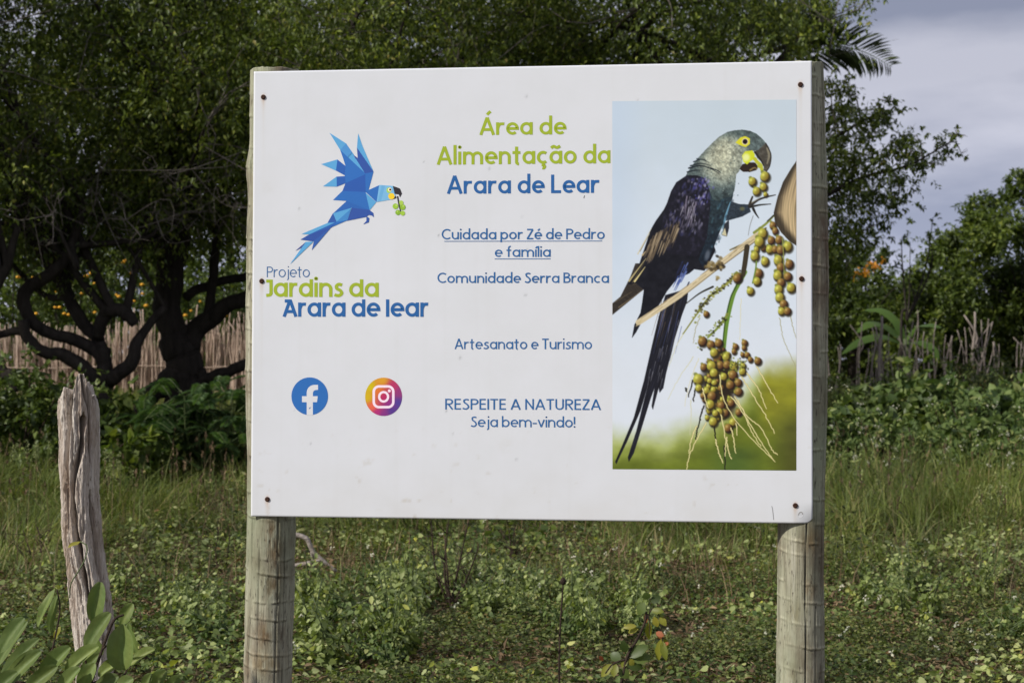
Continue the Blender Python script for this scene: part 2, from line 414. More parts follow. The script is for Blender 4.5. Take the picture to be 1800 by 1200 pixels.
# stroke lettering -----------------------------------------------------
def arc(cx, cy, rx, ry, a0, a1, n=18):
    t = np.radians(np.linspace(a0, a1, n)); return np.stack([cx + rx * np.cos(t), cy + ry * np.sin(t)], 1)
def glyph(ch, w, X, asc=1.06):
    h = w / 2; bw = 0.92 * X; rx = (bw - w) / 2; ry = (X - w) / 2; cx = bw / 2; cy = X / 2
    bowl = arc(cx, cy, rx, ry, 0, 360, 37)
    P = lambda *a: np.array(a, float)
    hi = asc - 0.0
    if ch == ' ': return [], 0.26
    if ch in 'oaãd':
        s = [bowl]
        if ch in 'aã': s.append(P((bw - h, X), (bw - h, 0)))
        if ch == 'd': s.append(P((bw - h, hi), (bw - h, 0)))
        if ch == 'ã': s.append(spline([(cx - .24, X + .15), (cx - .11, X + .24), (cx + .06, X + .17), (cx + .22, X + .26)], 14))
        return s, bw
    if ch == 'b': return [bowl, P((h, hi), (h, 0))], bw
    if ch == 'p': return [bowl, P((h, X), (h, -.27))], bw
    if ch in 'cç':
        s = [arc(cx, cy, rx, ry, 52, 308, 28)]
        if ch == 'ç': s.append(np.vstack([[(cx + .02, .02)], [(cx + .0, -.07)], arc(cx + .0, -.15, .075, .075, 70, -120, 10)]))
        return s, bw * .86
    if ch in 'eé':
        s = [np.vstack([[(cx - rx, cy)], [(cx + rx, cy)], arc(cx, cy, rx, ry, 4, 312, 32)])]
        if ch == 'é': s.append(P((cx - .03, X + .12), (cx + .13, X + .30)))
        return s, bw * .97
    if ch == 'r': return [P((h, X), (h, 0)), np.vstack([[(h, X * .50)], spline([(h + .02, X * .62), (h + .10, X * .84), (h + .24, X - h - .005), (h + .34, X - h - .01)], 12)])], h + .35
    if ch in 'nmu':
        a = (0.62 if ch != 'm' else 0.60) * X / .7 * .98; r = (a - w) / 2
        arch = lambda x0: np.vstack([arc(x0 + r, X - h - r * 1.05, r, r * 1.05, 180, 0, 20), [(x0 + 2 * r, 0)]])
        if ch == 'n': return [P((h, X), (h, 0)), arch(h)], a
        if ch == 'm': return [P((h, X), (h, 0)), arch(h), arch(h + 2 * r)], h * 2 + 4 * r
        u = arch(h); u = np.stack([a - u[:, 0], X - u[:, 1]], 1); return [P((a - h, 0), (a - h, X)), u], a
    if ch == 'l': return [P((h, hi), (h, 0))], w
    if ch == 'i': return [P((h, X), (h, 0)), arc(h, X + .24, h * .25, h * .25, 0, 360, 9), ], w
    if ch == 'í': return [P((h, X), (h, 0)), P((h - .02, X + .12), (h + .14, X + .31))], w
    if ch == 'j': return [np.vstack([[(.12 + h, X)], [(.12 + h, -.08)], arc(.02 + h, -.10, .10, .12, -5, -100, 9)]), arc(.12 + h, X + .24, h * .25, h * .25, 0, 360, 9)], w + .12
    if ch == 't': return [np.vstack([[(.13 + h, X + .24)], [(.13 + h, .12)], arc(.13 + h + .11, .11, .11, .11 - h * .1, 180, 275, 9)]), P((0, X - h), (.40, X - h))], .42
    if ch == 'f': return [np.vstack([[(.12 + h, 0)], [(.12 + h, .86)], arc(.12 + h + .13, .86, .13, hi - .86 - h * .6, 180, 70, 10)]), P((0, X - h), (.40, X - h))], .42
    if ch == 's': 
        return [spline([(.44, X - h - .05), (.28, X - h), (.11 + h * .4, X * .78), (.17, X * .58), (.34, X * .46), (.44 - h * .2, X * .26), (.30, h), (.14, h), (h * .4, h + .05)], 30)], .48
    if ch == 'v': return [P((.04, X), (.29, .02)), P((.29, .02), (.54, X))], .58
    if ch == '-': return [P((.0, .36), (.36, .36))], .36
    if ch == '!': return [P((h, 1), (h, .30)), arc(h, h, h * .3, h * .3, 0, 360, 9)], w
    if ch in 'AÁ':
        s = [P((.045, 0), (.37, 1 - h * .3)), P((.37, 1 - h * .3), (.70, 0)), P((.17, .30), (.57, .30))]
        if ch == 'Á': s.append(P((.36, 1.13), (.54, 1.32)))
        return s, .74
    if ch == 'B': return [P((h, 1), (h, 0)), np.vstack([[(h, 1 - h)], arc(.30, .76, .19, .24 - h, 90, -90, 14), [(h, .52)]]), np.vstack([[(h, .52)], arc(.32, .26 + h * .5, .24, .26 - h * .5, 90, -90, 14), [(h, h)]])], .60
    if ch == 'C': return [arc(.46, .5, .46 - h, .5 - h, 48, 312, 32)], .76
    if ch == 'E': return [P((h, 1), (h, 0)), P((h, 1 - h), (.48, 1 - h)), P((h, .52), (.46, .52)), P((h, h), (.50, h))], .50
    if ch == 'I': return [P((h, 1), (h, 0))], w
    if ch == 'J': return [np.vstack([[(.0, 1 - h)], [(.26, 1 - h)], [(.26, .22)], arc(.10, .22, .16, .22 - h, 0, -95, 10), [(.0, h * .9)]])], .32
    if ch == 'L': return [P((h, 1), (h, h)), P((0, h), (.50, h))], .50
    if ch == 'N': return [P((h, 0), (h, 1)), P((h, 1 - h), (.66 - h, h)), P((.66 - h, 0), (.66 - h, 1))], .66
    if ch in 'PR':
        s = [P((h, 1), (h, 0)), np.vstack([[(h, 1 - h)], arc(.30, .72, .24, .28 - h, 90, -90, 16), [(h, .44 + h)]])]
        if ch == 'R': s.append(P((.26, .46), (.56, 0)))
        return s, .57 if ch == 'P' else .60
    if ch == 'S': return [spline([(.48, .90 - h * .3), (.32, 1 - h), (.13, .86), (.16, .65), (.36, .48), (.48 - h * .2, .25), (.32, h), (.14, h + .01), (.02, h + .07)], 34)], .52
    if ch == 'T': return [P((0, 1 - h), (.58, 1 - h)), P((.29, 1), (.29, 0))], .58
    if ch == 'U': return [np.vstack([[(h, 1)], arc(.32, .32, .32 - h, .32 - h, 180, 360, 20), [(.64 - h, 1)]])], .64
    if ch == 'Z': return [P((.02, 1 - h), (.52, 1 - h)), P((.50, 1 - h * 1.2), (.05, h * 1.2)), P((.0, h), (.54, h))], .55
    raise ValueError(ch)

def strip(pts, w):
    """2-D stroke of width w as left and right border points (mitred)"""
    pts = np.asarray(pts, float); keep = np.r_[True, np.linalg.norm(np.diff(pts, axis=0), axis=1) > 1e-5]; pts = pts[keep]
    closed = np.linalg.norm(pts[0] - pts[-1]) < 1e-6
    d = unit(np.diff(pts, axis=0)); n = np.stack([-d[:, 1], d[:, 0]], 1)
    a = np.vstack([n[-1:] if closed else n[:1], n]); b = np.vstack([n, n[:1] if closed else n[-1:]])
    m = unit(a + b); sc = 1 / np.clip((m * b).sum(1), 0.45, 1)
    return pts + m * (w / 2 * sc)[:, None], pts - m * (w / 2 * sc)[:, None]

WOFF = 0.0004
def text_part(name, text, x0, x1, yb0, yb1, caph, w, X, color, sp=0.085, asc=1.06, under=None, slant_flag=False):
    acc = Acc(); adv = 0; strokes = []
    for ch in text:
        s, a = glyph(ch, w, X, asc)
        for q in s:
            dot = len(q) == 9 and np.ptp(q[:, 0]) < w * .9
            strokes.append((q + np.array([adv, 0]), w * (.92 if dot else 1)))
        adv += a + (0 if ch == ' ' else sp)
    adv -= sp; sx = (x1 - x0) / adv; k = 0
    if slant_flag:                       # the flag on the top left of the capital A of the logo lettering
        strokes.append((np.array([(.08, 1 - w / 2), (.40, 1 - w / 2)]), w))
    def toP(g, off):
        px = x0 + g[:, 0] * sx; yb = yb0 + (yb1 - yb0) * (px - x0) / (x1 - x0); return BPX(px, yb - g[:, 1] * caph, off)
    def put(q, ww):
        nonlocal k
        l, r = strip(q, ww); off = WOFF + k % 24 * 0.000012; k += 1
        Vv = np.concatenate([toP(l, off), toP(r, off)]); n = len(l); i = np.arange(n - 1)
        acc.add(Vv, np.stack([i + n, i + n + 1, i + 1, i], -1), ink(color))
    for q, ww in strokes: put(q, ww)
    if under:
        for (ua, ub, uy, th) in under:
            q = spline([((ua - x0) / sx, (yb0 - uy) / caph), ((ub - x0) / sx, (yb0 - uy) / caph)], 16); put(q, th / caph)
    return acc.build(name, M['ink'], sign)

GREEN = (150, 168, 45); BLUE = (40, 93, 152); BLUE2 = (48, 96, 148)
text_part('title_line', 'Área de', 843.5, 995, 237.6, 236.4, 31.5, .155, .70, GREEN)
text_part('title_line', 'Alimentação da', 768.5, 1073, 289.8, 287.0, 32.5, .155, .70, GREEN)
text_part('title_line', 'Arara de Lear', 786.5, 1053.5, 340.9, 339.0, 32.5, .155, .70, BLUE)
text_part('text_line', 'Cuidada por Zé de Pedro', 776.4, 1063, 421.0, 420.4, 18.5, .135, .70, BLUE2, under=[(781, 1058.5, 424.2, 1.15)])
text_part('text_line', 'e família', 869.8, 968, 451.7, 451.5, 18, .135, .72, BLUE2, under=[(869.5, 968, 455.1, 1.15)])
text_part('text_line', 'Comunidade Serra Branca', 769, 1070.4, 497.4, 497.2, 18.2, .135, .70, BLUE2)
text_part('text_line', 'Artesanato e Turismo', 799.4, 1040.6, 613.4, 613.6, 18.7, .125, .70, BLUE2)
text_part('text_line', 'RESPEITE A NATUREZA', 782.6, 1056, 719.4, 720.2, 19, .125, .70, BLUE2, sp=.10)
text_part('text_line', 'Seja bem-vindo!', 827.6, 1011, 750, 750.8, 18.5, .125, .72, BLUE2)
text_part('logo_text', 'Projeto', 469, 544.5, 487.2, 487.2, 18.7, .095, .74, (66, 104, 150), asc=1.0)
text_part('logo_text', 'Jardins da', 467.9, 665.8, 521.7, 521.9, 30.5, .18, .82, GREEN, sp=.075, asc=1.02)
text_part('logo_text', 'Arara de lear', 498, 752.9, 556.6, 556.6, 30.5, .18, .82, BLUE, sp=.075, asc=1.0, slant_flag=True)

# flying parrot logo: facets ------------------------------------------
def flat(name, polys, tr, w0=WOFF):
    acc = Acc()
    for k, (pts, c) in enumerate(polys):
        q = np.array(pts, float); acc.add(BPX(*tr(q[:, 0], q[:, 1]), w0 + k * 0.000012), [list(range(len(q)))], ink(c))
    return acc.build(name, M['ink'], sign)
def circ(x, y, rx, ry=None, n=24): 
    a = np.arange(n) * 2 * math.pi / n; return np.stack([x + rx * np.cos(a), y + (ry or rx) * np.sin(a)], 1)
trL = lambda x, y: (500 + x / 4.8, 220 + y / 4.8)
lb, lb2, md, dk, dk2, mm = (88, 158, 205), (118, 176, 214), (48, 105, 178), (50, 82, 156), (62, 74, 140), (44, 92, 168)
flat('parrot_emblem', [
    ([(380, 65), (520, 155), (580, 245), (680, 405), (470, 210)], lb), ([(470, 210), (520, 155), (600, 270), (560, 300)], (76, 140, 198)),
    ([(470, 210), (680, 405), (684, 420), (515, 492), (510, 428), (515, 345), (495, 280)], md),
    ([(582, 250), (618, 278), (600, 285)], dk2), ([(612, 190), (690, 290), (752, 395), (680, 408), (600, 280), (618, 278)], dk),
    ([(622, 70), (660, 180), (752, 393), (612, 190)], lb), ([(752, 395), (710, 550), (685, 568), (680, 408)], md),
    ([(310, 330), (447, 290), (435, 385)], lb), ([(447, 290), (515, 345), (510, 425), (435, 385)], mm),
    ([(325, 517), (440, 435), (442, 520)], lb), ([(440, 435), (512, 430), (514, 492), (442, 520)], mm),
    ([(515, 490), (682, 415), (685, 570), (488, 560)], (45, 88, 165)), ([(488, 556), (685, 565), (720, 716), (525, 640), (410, 632)], md),
    ([(525, 640), (720, 716), (570, 697), (410, 745)], (46, 98, 172)), ([(710, 548), (800, 507), (778, 650), (685, 565)], md),
    ([(686, 572), (776, 650), (720, 718)], lb), ([(800, 505), (915, 513), (940, 600), (905, 628), (778, 650)], lb2),
    ([(820, 508), (850, 510), (815, 640), (790, 646)], (104, 166, 208)),
    ([(915, 513), (975, 535), (992, 578), (975, 610), (965, 585), (930, 580)], (48, 44, 48)), ([(903, 630), (938, 596), (946, 616)], (48, 44, 48)),
    (circ(903, 600, 27), (236, 200, 45)), (circ(882, 550, 21, 24), (160, 200, 90)), (circ(889, 545, 16), (240, 225, 185)), (circ(893, 545, 9), (20, 20, 25)),
    ([(410, 745), (570, 697), (438, 818)], lb), ([(410, 742), (440, 815), (365, 822)], (50, 88, 160)), ([(570, 697), (720, 716), (735, 740), (690, 775), (530, 807)], dk),
    ([(438, 816), (565, 702), (530, 807)], (66, 130, 190)), ([(720, 718), (750, 740), (755, 778), (735, 762), (700, 757)], dk),
    ([(692, 768), (717, 785), (712, 820), (665, 837), (692, 808)], dk), ([(365, 822), (438, 815), (532, 803), (395, 862)], md),
    ([(205, 925), (365, 825), (440, 822), (400, 862), (300, 905)], mm), ([(145, 918), (365, 825), (425, 822), (210, 922)], lb), ([(135, 965), (210, 922), (400, 858), (250, 977), (238, 980)], dk), ([(250, 975), (395, 862), (230, 1055)], (52, 92, 165)),
    ([(180, 985), (245, 982), (45, 1175)], lb), ([(90, 1062), (180, 985), (150, 1030)], dk2),
    (circ(937, 685, 24), (150, 188, 62)), (circ(997, 692, 25), (138, 176, 52)), (circ(985, 655, 19), (165, 196, 80)), (circ(958, 737, 22), (128, 170, 50)), (circ(998, 743, 20), (155, 190, 66)),
    (circ(944, 678, 8), (178, 208, 100)), (circ(1003, 684, 8), (172, 202, 92)), (circ(954, 730, 7), (172, 202, 92)),
    ([(948, 600), (960, 600), (974, 680), (984, 728), (976, 730), (964, 682)], (45, 45, 40)),
], trL)

trI = lambda x, y: (480 + x / 6.923, 640 + y / 6.923)
fl = [(410, 618), (410, 460), (353, 460), (353, 388), (410, 388)] + [tuple(q) for q in arc(505, 345, 95, 95, 180, 92, 12) * [1, -1] + [0, 690]] + [(548, 250), (548, 310), (520, 312), (496, 322), (485, 345), (485, 388), (545, 388), (535, 460), (485, 460), (485, 618)]
flat('round_badge', [(circ(447, 388, 223, 229, 48), (45, 103, 172)), (fl, (207, 208, 211))], trI)
# multicolour round badge with camera outline
acc = Acc(); rr = np.linspace(0, 1, 14); aa = np.arange(60) * 2 * math.pi / 60
px = 1346 + 225 * rr[:, None] * np.cos(aa); py = 395 + 233 * rr[:, None] * np.sin(aa)
ctl = [((1190, 280), (196, 180, 20)), ((1150, 400), (200, 170, 25)), ((1330, 190), (208, 150, 40)), ((1210, 520), (222, 100, 70)), ((1280, 330), (215, 110, 50)), ((1346, 400), (178, 40, 95)), ((1260, 590), (170, 45, 115)),
       ((1460, 270), (175, 50, 95)), ((1540, 340), (140, 55, 115)), ((1420, 480), (140, 45, 125)), ((1520, 470), (78, 60, 140)), ((1450, 560), (80, 55, 135)), ((1346, 620), (125, 50, 125))]
wsum = 0; csum = 0
for (c0, cc) in ctl:
    wq = 1 / (((px - c0[0]) ** 2 + (py - c0[1]) ** 2) + 900) ** 1.6; wsum = wsum + wq; csum = csum + wq[..., None] * np.array(cc, float)
cg = ink(csum / wsum[..., None])
n = 60; i = (np.arange(13)[:, None] * n + np.arange(n)[None]).ravel(); j = (np.arange(13)[:, None] * n + (np.arange(n)[None] + 1) % n).ravel()
acc.add(BPX(*trI(px.ravel(), py.ravel()), WOFF), np.stack([i, i + n, j + n, j], -1), cg.reshape(-1, 3))
def ring(pts, wd, c, off):
    l, r = strip(pts, wd); m = len(l); k = np.arange(m - 1)
    q = np.vstack([l, r]); acc.add(BPX(*trI(q[:, 0], q[:, 1]), off), np.stack([k, k + 1, k + m + 1, k + m], -1), ink(c))
def rrect(cx, cy, hx, hy, r):
    p = np.vstack([arc(cx + sx * (hx - r), cy + sy * (hy - r), r, r, a0, a0 + 90, 9) for sx, sy, a0 in ((1, 1, 0), (-1, 1, 90), (-1, -1, 180), (1, -1, 270))]); return np.vstack([p, p[:1]])
ring(rrect(1345, 395, 119, 126, 64), 30, (235, 215, 228), WOFF + .00008); ring(arc(1346, 395, 54, 57, 0, 360, 40), 27, (235, 215, 228), WOFF + .00008)
q = circ(1415, 323, 18); acc.add(BPX(*trI(q[:, 0], q[:, 1]), WOFF + .00008), [list(range(len(q)))], ink((240, 205, 220)))
acc.build('round_badge', M['ink'], sign)

# little marks on the sheet: crack near the lower right corner, scuffs
for (pts, wd, c) in (([(1356.5, 889), (1358, 895), (1360, 913)], 1.0, (120, 118, 118)), ([(1027.5, 343.5), (1026.3, 348.5)], 1.1, (70, 62, 55)), ([(1403, 905), (1406, 900), (1410, 900.5), (1411, 905)], 1.6, (150, 148, 146)),
                     ([(1405, 907.5), (1409, 908), (1411.5, 904)], 1.2, (232, 232, 234))):
    l, r = strip(spline(pts, 8), wd); q = np.vstack([l, r]); m = len(l); k = np.arange(m - 1)
    acc = Acc(); acc.add(BPX(q[:, 0], q[:, 1], WOFF), np.stack([k, k + 1, k + m + 1, k + m], -1), ink(c))
    acc.build('scratch', M['ink'], sign)

# printed picture of the macaw: painted into the colours of a fine mesh ------
class Canvas:
    def __init__(s, x0, y0, x1, y1, st):
        s.x = np.arange(x0, x1 + st * .5, st); s.y = np.arange(y0, y1 + st * .5, st); s.st = st
        s.X, s.Y = np.meshgrid(s.x, s.y); s.img = np.zeros(s.X.shape + (3,))
    def box(s, x0, y0, x1, y1):
        a = max(int((x0 - s.x[0]) / s.st) - 1, 0); b = min(int((x1 - s.x[0]) / s.st) + 3, len(s.x)); c = max(int((y0 - s.y[0]) / s.st) - 1, 0); d = min(int((y1 - s.y[0]) / s.st) + 3, len(s.y))
        return slice(c, max(d, c)), slice(a, max(b, a))
    def put(s, b, m, c): s.img[b] = s.img[b] * (1 - m[..., None]) + m[..., None] * c
    def inside(s, pts, b):
        X, Y = s.X[b], s.Y[b]; r = np.zeros(X.shape, bool); n = len(pts)
        for k in range(n):
            (xa, ya), (xb, yb) = pts[k], pts[(k + 1) % n]
            if ya == yb: continue
            r ^= ((ya > Y) != (yb > Y)) & (X < (xb - xa) * (Y - ya) / (yb - ya) + xa)
        return r.astype(float)
    def poly(s, pts, c, alpha=1.0, rough=0.0):
        pts = np.asarray(pts, float); b = s.box(*pts.min(0), *pts.max(0)); X, Y = s.X[b], s.Y[b]
        m = s.inside(pts, b)
        if callable(c): c = c(X, Y)
        s.put(b, m * alpha, np.asarray(c, float)); return b, m
    def ell(s, x, y, rx, ry, rot, c, soft=.15, alpha=1.0):
        R = max(rx, ry) * 1.3 + 1; b = s.box(x - R, y - R, x + R, y + R); X, Y = s.X[b] - x, s.Y[b] - y
        if X.size == 0: return
        a = math.radians(rot); u = (X * math.cos(a) + Y * math.sin(a)) / rx; v = (-X * math.sin(a) + Y * math.cos(a)) / ry
        d = np.sqrt(u * u + v * v); m = np.clip((1 + soft - d) / (2 * soft), 0, 1)
        if callable(c): c = c(u, v)
        s.put(b, m * alpha, np.asarray(c, float))
    def line(s, pts, w0, w1, c, alpha=1.0, wob=0.0, seed=0, n=40):
        P = spline(pts, n) if len(pts) > 2 else spline(pts, 12)
        if wob: P = P + (np.stack([vnoise(np.arange(len(P)) * .8, np.zeros(len(P)), seed), vnoise(np.arange(len(P)) * .8, np.ones(len(P)) * 7, seed)], 1) - .5) * wob * 2
        for k in range(len(P) - 1):
            a, q = P[k], P[k + 1]; w = (w0 + (w1 - w0) * k / len(P)) / 2
            b = s.box(min(a[0], q[0]) - w - 1, min(a[1], q[1]) - w - 1, max(a[0], q[0]) + w + 1, max(a[1], q[1]) + w + 1)
            X, Y = s.X[b], s.Y[b]
            if X.size == 0: continue
            d = q - a; t = np.clip(((X - a[0]) * d[0] + (Y - a[1]) * d[1]) / max(d @ d, 1e-9), 0, 1)
            r = np.hypot(X - a[0] - t * d[0], Y - a[1] - t * d[1]); m = np.clip((w + .25 - r) / .5, 0, 1)
            s.put(b, m * alpha, np.asarray(c, float))

cv = Canvas(1076, 176, 1400, 826, 0.5); X, Y = cv.X, cv.Y
sm = lambda a, b, x: (lambda t: t * t * (3 - 2 * t))(np.clip((x - a) / (b - a), 0, 1))
mixa = lambda A, B, t: np.asarray(A, float) * (1 - t[..., None]) + np.asarray(B, float) * t[..., None]
base = mixa((186, 199, 209), (197, 208, 219), sm(176, 420, Y)); base = mixa(base, (208, 214, 222), sm(420, 690, Y) * .8)
base = mixa(base, (180, 196, 214), (1 - sm(1076, 1150, X)) * (1 - sm(300, 640, Y)) * .6)
yb = np.interp(X, [1076, 1180, 1230, 1290, 1330, 1345, 1400], [772, 768, 752, 716, 668, 656, 648]) + (fbm(X * .03, Y * .03, 3) - .5) * 26
g = sm(-38, 26, Y - yb)
green = mixa((150, 160, 84), (94, 106, 32), sm(0, 60, Y - yb)); green = mixa(green, (128, 128, 36), sm(1320, 1350, X) * (1 - sm(700, 790, Y)))
green = mixa(green, (74, 76, 30), sm(1340, 1395, X) * sm(700, 760, Y) * .9); green = mixa(green, (64, 86, 40), np.exp(-((X - 1290) / 40) ** 2) * sm(770, 800, Y) * .7)
green *= (0.86 + .28 * fbm(X * .035, Y * .06, 9, 3))[..., None]
cv.img[:] = mixa(base, green, g)
zA = lambda *p: np.array(p, float) / 5.294 + [1070, 170]
zB = lambda *p: np.array(p, float) / 5.294 + [1070, 320]
z5 = lambda *p: np.array(p, float) / 3.635 + [1070, 170]
z6 = lambda *p: np.array(p, float) / 3.332 + [1070, 480]
zC = lambda *p: np.array(p, float) / 3.428 + [1070, 480]
zD = lambda *p: np.array(p, float) / 3.4286 + [1200, 480]
rg = np.random.default_rng(11)
# far wing and tail
cv.poly(zC((10, 190), (70, 140), (130, 20), (160, -60), (240, -60), (215, 92), (20, 252)), lambda X, Y: (48, 42, 36) + 34 * (fbm((X + Y) * .12, (X - Y) * .8, 4) - .45)[..., None])
for a, b, w, c in (((140, 60), (215, 60), 3, (120, 105, 75)), ((170, 30), (205, -5), 4, (190, 172, 110)), ((60, 205), (205, 100), 2, (105, 92, 70)), ((40, 170), (140, 110), 1.5, (90, 80, 62))): cv.line(zC(a, b), w, .5, c)
tail = zC((340, 130), (480, 90), (470, 170), (440, 250), (395, 400), (345, 600), (328, 690), (305, 720), (300, 690), (288, 735), (265, 822), (257, 800), (275, 690), (250, 760), (192, 950), (150, 1085), (120, 1137), (114, 1110), (165, 950), (215, 750), (242, 650), (190, 830), (112, 1010), (45, 1152), (38, 1135), (75, 1050), (150, 870), (210, 650), (260, 430), (300, 260))
cv.poly(tail, lambda X, Y: (26, 26, 34) + 34 * np.clip(fbm((X + Y * .35) * .6, Y * .04, 6) - .5, -.2, 1)[..., None] * np.array([.8, .9, 1.3]))
for k in range(26):
    t = rg.uniform(0, 1); x0, y0 = 330 + rg.uniform(-20, 110), rg.uniform(140, 330); sl = rg.uniform(.20, .30); l = rg.uniform(60, 300)
    cv.line(zC((x0, y0), (x0 - sl * l, y0 + l)), 1.0, .3, [(72, 82, 130), (96, 82, 66), (108, 108, 120), (12, 12, 16)][k % 4], .8)
for k in range(14):
    y0 = rg.uniform(420, 640); x0 = np.interp(y0, [420, 640], [330, 285]) + rg.uniform(-55, 45); cv.line(zC((x0, y0), (x0 - 14, y0 + 60)), .9, .3, (135, 135, 142), .6)
# body silhouette
body = np.vstack([z5((510, 470), (490, 505), (430, 545), (398, 600), (370, 680), (350, 720), (300, 790), (265, 850), (240, 930), (190, 1080), (122, 1198)),
                  z6((160, 60), (205, 95), (195, 170), (185, 230), (150, 300), (135, 380), (160, 345), (190, 290), (265, 235), (340, 105), (400, 30), (470, 0)),
                  z5((545, 1100), (610, 1110), (650, 1040), (680, 980), (670, 950), (690, 900), (720, 830), (745, 780), (770, 700), (790, 630), (806, 560), (812, 480), (660, 380))])
cv.poly(body, lambda X, Y: (20, 20, 27) + 22 * (fbm(X * .12, Y * .12, 2) - .5)[..., None])
# lower breast, teal
brst = z5((640, 600), (800, 560), (790, 640), (770, 700), (745, 780), (720, 830), (690, 905), (670, 960), (640, 1030), (600, 1090), (570, 1040), (610, 940), (628, 820), (642, 700))
cv.poly(brst, lambda X, Y: mixa((36, 48, 54), (20, 29, 40), sm(360, 470, Y)) * (0.55 + .9 * fbm(X * .35, Y * .3, 5))[..., None])
cv.poly(z5((768, 680), (780, 660), (775, 720), (742, 800), (720, 850), (738, 760)), (112, 160, 186), .85)
for k in range(60):
    x, y = rg.uniform(640, 790), rg.uniform(650, 1000)
    if x < 800 - (y - 640) * .33: cv.ell(*z5((x, y))[0], rg.uniform(1, 2.5), rg.uniform(2, 4), 20, (70, 105, 118) if k % 2 else (18, 28, 40), .5, .5)
# gray-green neck and head
neck = z5((490, 508), (520, 455), (560, 400), (620, 335), (660, 295), (700, 258), (755, 226), (800, 216), (850, 212), (900, 220), (940, 238), (968, 262), (985, 278), (1000, 298), (990, 325), (955, 345), (900, 350), (852, 378), (850, 420), (830, 478), (812, 495), (806, 560), (800, 600), (780, 640), (745, 640), (700, 665), (662, 655), (640, 590), (610, 520), (560, 500))
def nk(X, Y):
    u = (X - 1070) * 3.635; v = (Y - 170) * 3.635
    c = mixa((154, 164, 150), (82, 98, 100), sm(0, 1, ((u - 730) / 200) ** 2 + ((v - 390) / 210) ** 2))
    c = mixa(c, (72, 88, 88), (1 - sm(215, 290, v)) * .95)
    c = mixa(c, (50, 68, 78), sm(0, 1, (1040 - u - v * 1.02) / 160.) * .85)
    c = mixa(c, (46, 60, 64), sm(560, 650, v) * .8); c = mixa(c, (176, 182, 160), np.exp(-((u - 720) / 70) ** 2 - ((v - 370) / 110) ** 2) * .6)
    return c * (0.42 + .62 * fbm(X * .42, Y * .42, 7, 4) + .56 * fbm((X + Y) * .10, (X - Y) * .16, 17, 3))[..., None] * np.array([1.02, .985, .955])
cv.poly(neck, nk)
for k in range(150):
    x, y = rg.uniform(500, 980), rg.uniform(220, 640)
    if (x - 500) * .95 + (y - 500) > -10 and x < 830: cv.ell(*z5((x, y))[0], rg.uniform(.8, 1.8), rg.uniform(.5, 1.1), -45, [(58, 82, 88), (168, 182, 170), (40, 54, 60)][k % 3], .5, .55)
for P_, w in (((510, 455), (580, 440), (640, 455), (705, 490)), 2.6), (((520, 440), (590, 425), (650, 440)), 2), (((540, 415), (590, 400), (640, 420)), 1.8), (((500, 480), (545, 470), (600, 468)), 2.2), (((560, 395), (620, 405)), 1.4), (((650, 455), (690, 470), (715, 487)), 1.8):
    cv.line(z5(*P_), w, .4, (22, 28, 34))
# wing coverts: scaly violet, grey and brown lights
cv.poly(z5((500, 500), (560, 500), (610, 520), (642, 600), (648, 690), (640, 760), (625, 900), (560, 1020), (380, 1000), (330, 870), (355, 730), (400, 600), (440, 545)), lambda X, Y: (22, 21, 30) + 60 * np.clip(fbm(X * .22, Y * .16, 13) - .5, 0, 1)[..., None] * np.array([1, .95, 1.3]))
for k in range(210):
    y = rg.uniform(530, 880); x = rg.uniform(np.interp(y, [530, 880], [480, 330]), np.interp(y, [530, 700, 880], [630, 645, 560])); 
    c = [(58, 58, 96), (40, 40, 70), (104, 102, 122), (14, 14, 20), (78, 74, 90), (12, 12, 18)][k % 6]
    cv.ell(*z5((x, y))[0], rg.uniform(.8, 2.4), rg.uniform(1.8, 5.2), rg.uniform(5, 35), c, .5, .75)
for k in range(44):
    x, y = rg.normal(598, 26), rg.uniform(520, 690); cv.ell(*z5((x, y))[0], rg.uniform(1, 2.4), rg.uniform(1.4, 3.6), 20, [(88, 84, 150), (150, 148, 176), (60, 58, 120)][k % 3], .5, .7)
for k in range(60):
    x, y = rg.uniform(470, 560), rg.uniform(620, 800); cv.line(z5((x, y), (x - rg.uniform(5, 25), y + rg.uniform(40, 90))), 1.6, .3, [(112, 104, 122), (30, 28, 36), (150, 146, 160)][k % 3], .6)
for k in range(80):
    x = rg.uniform(235, 440); y = np.interp(x, [235, 440], [985, 870]) + rg.uniform(-45, 55); cv.line(z5((x + 20, y - 45), (x - 12, y + 40)), rg.uniform(1.5, 4), .4, [(122, 106, 84), (150, 134, 108), (84, 72, 56), (52, 45, 38)][k % 4], .7)
for a, b, w, c in (((186, 1002), (272, 838), 2.4, (196, 190, 165)), ((200, 985), (262, 870), 1.2, (120, 110, 85)), ((130, 1175), (238, 1030), 3, (172, 158, 110)), ((165, 1178), (232, 1085), 3.2, (205, 190, 130)), ((150, 1185), (225, 1060), 1.4, (90, 80, 55)), ((215, 1010), (235, 985), 3, (170, 150, 110))): cv.line(z5(a, b), w, .6, c)
for k in range(16):
    x, y = rg.uniform(440, 530), rg.uniform(1040, 1190); cv.line(z5((x, y), (x - 35, y + 70)), 2.2, .5, [(62, 80, 140), (92, 108, 160), (28, 30, 52)][k % 3], .8)
cv.ell(*z5((628, 1010))[0], 4, 9, 15, (92, 100, 112), .4, .8)
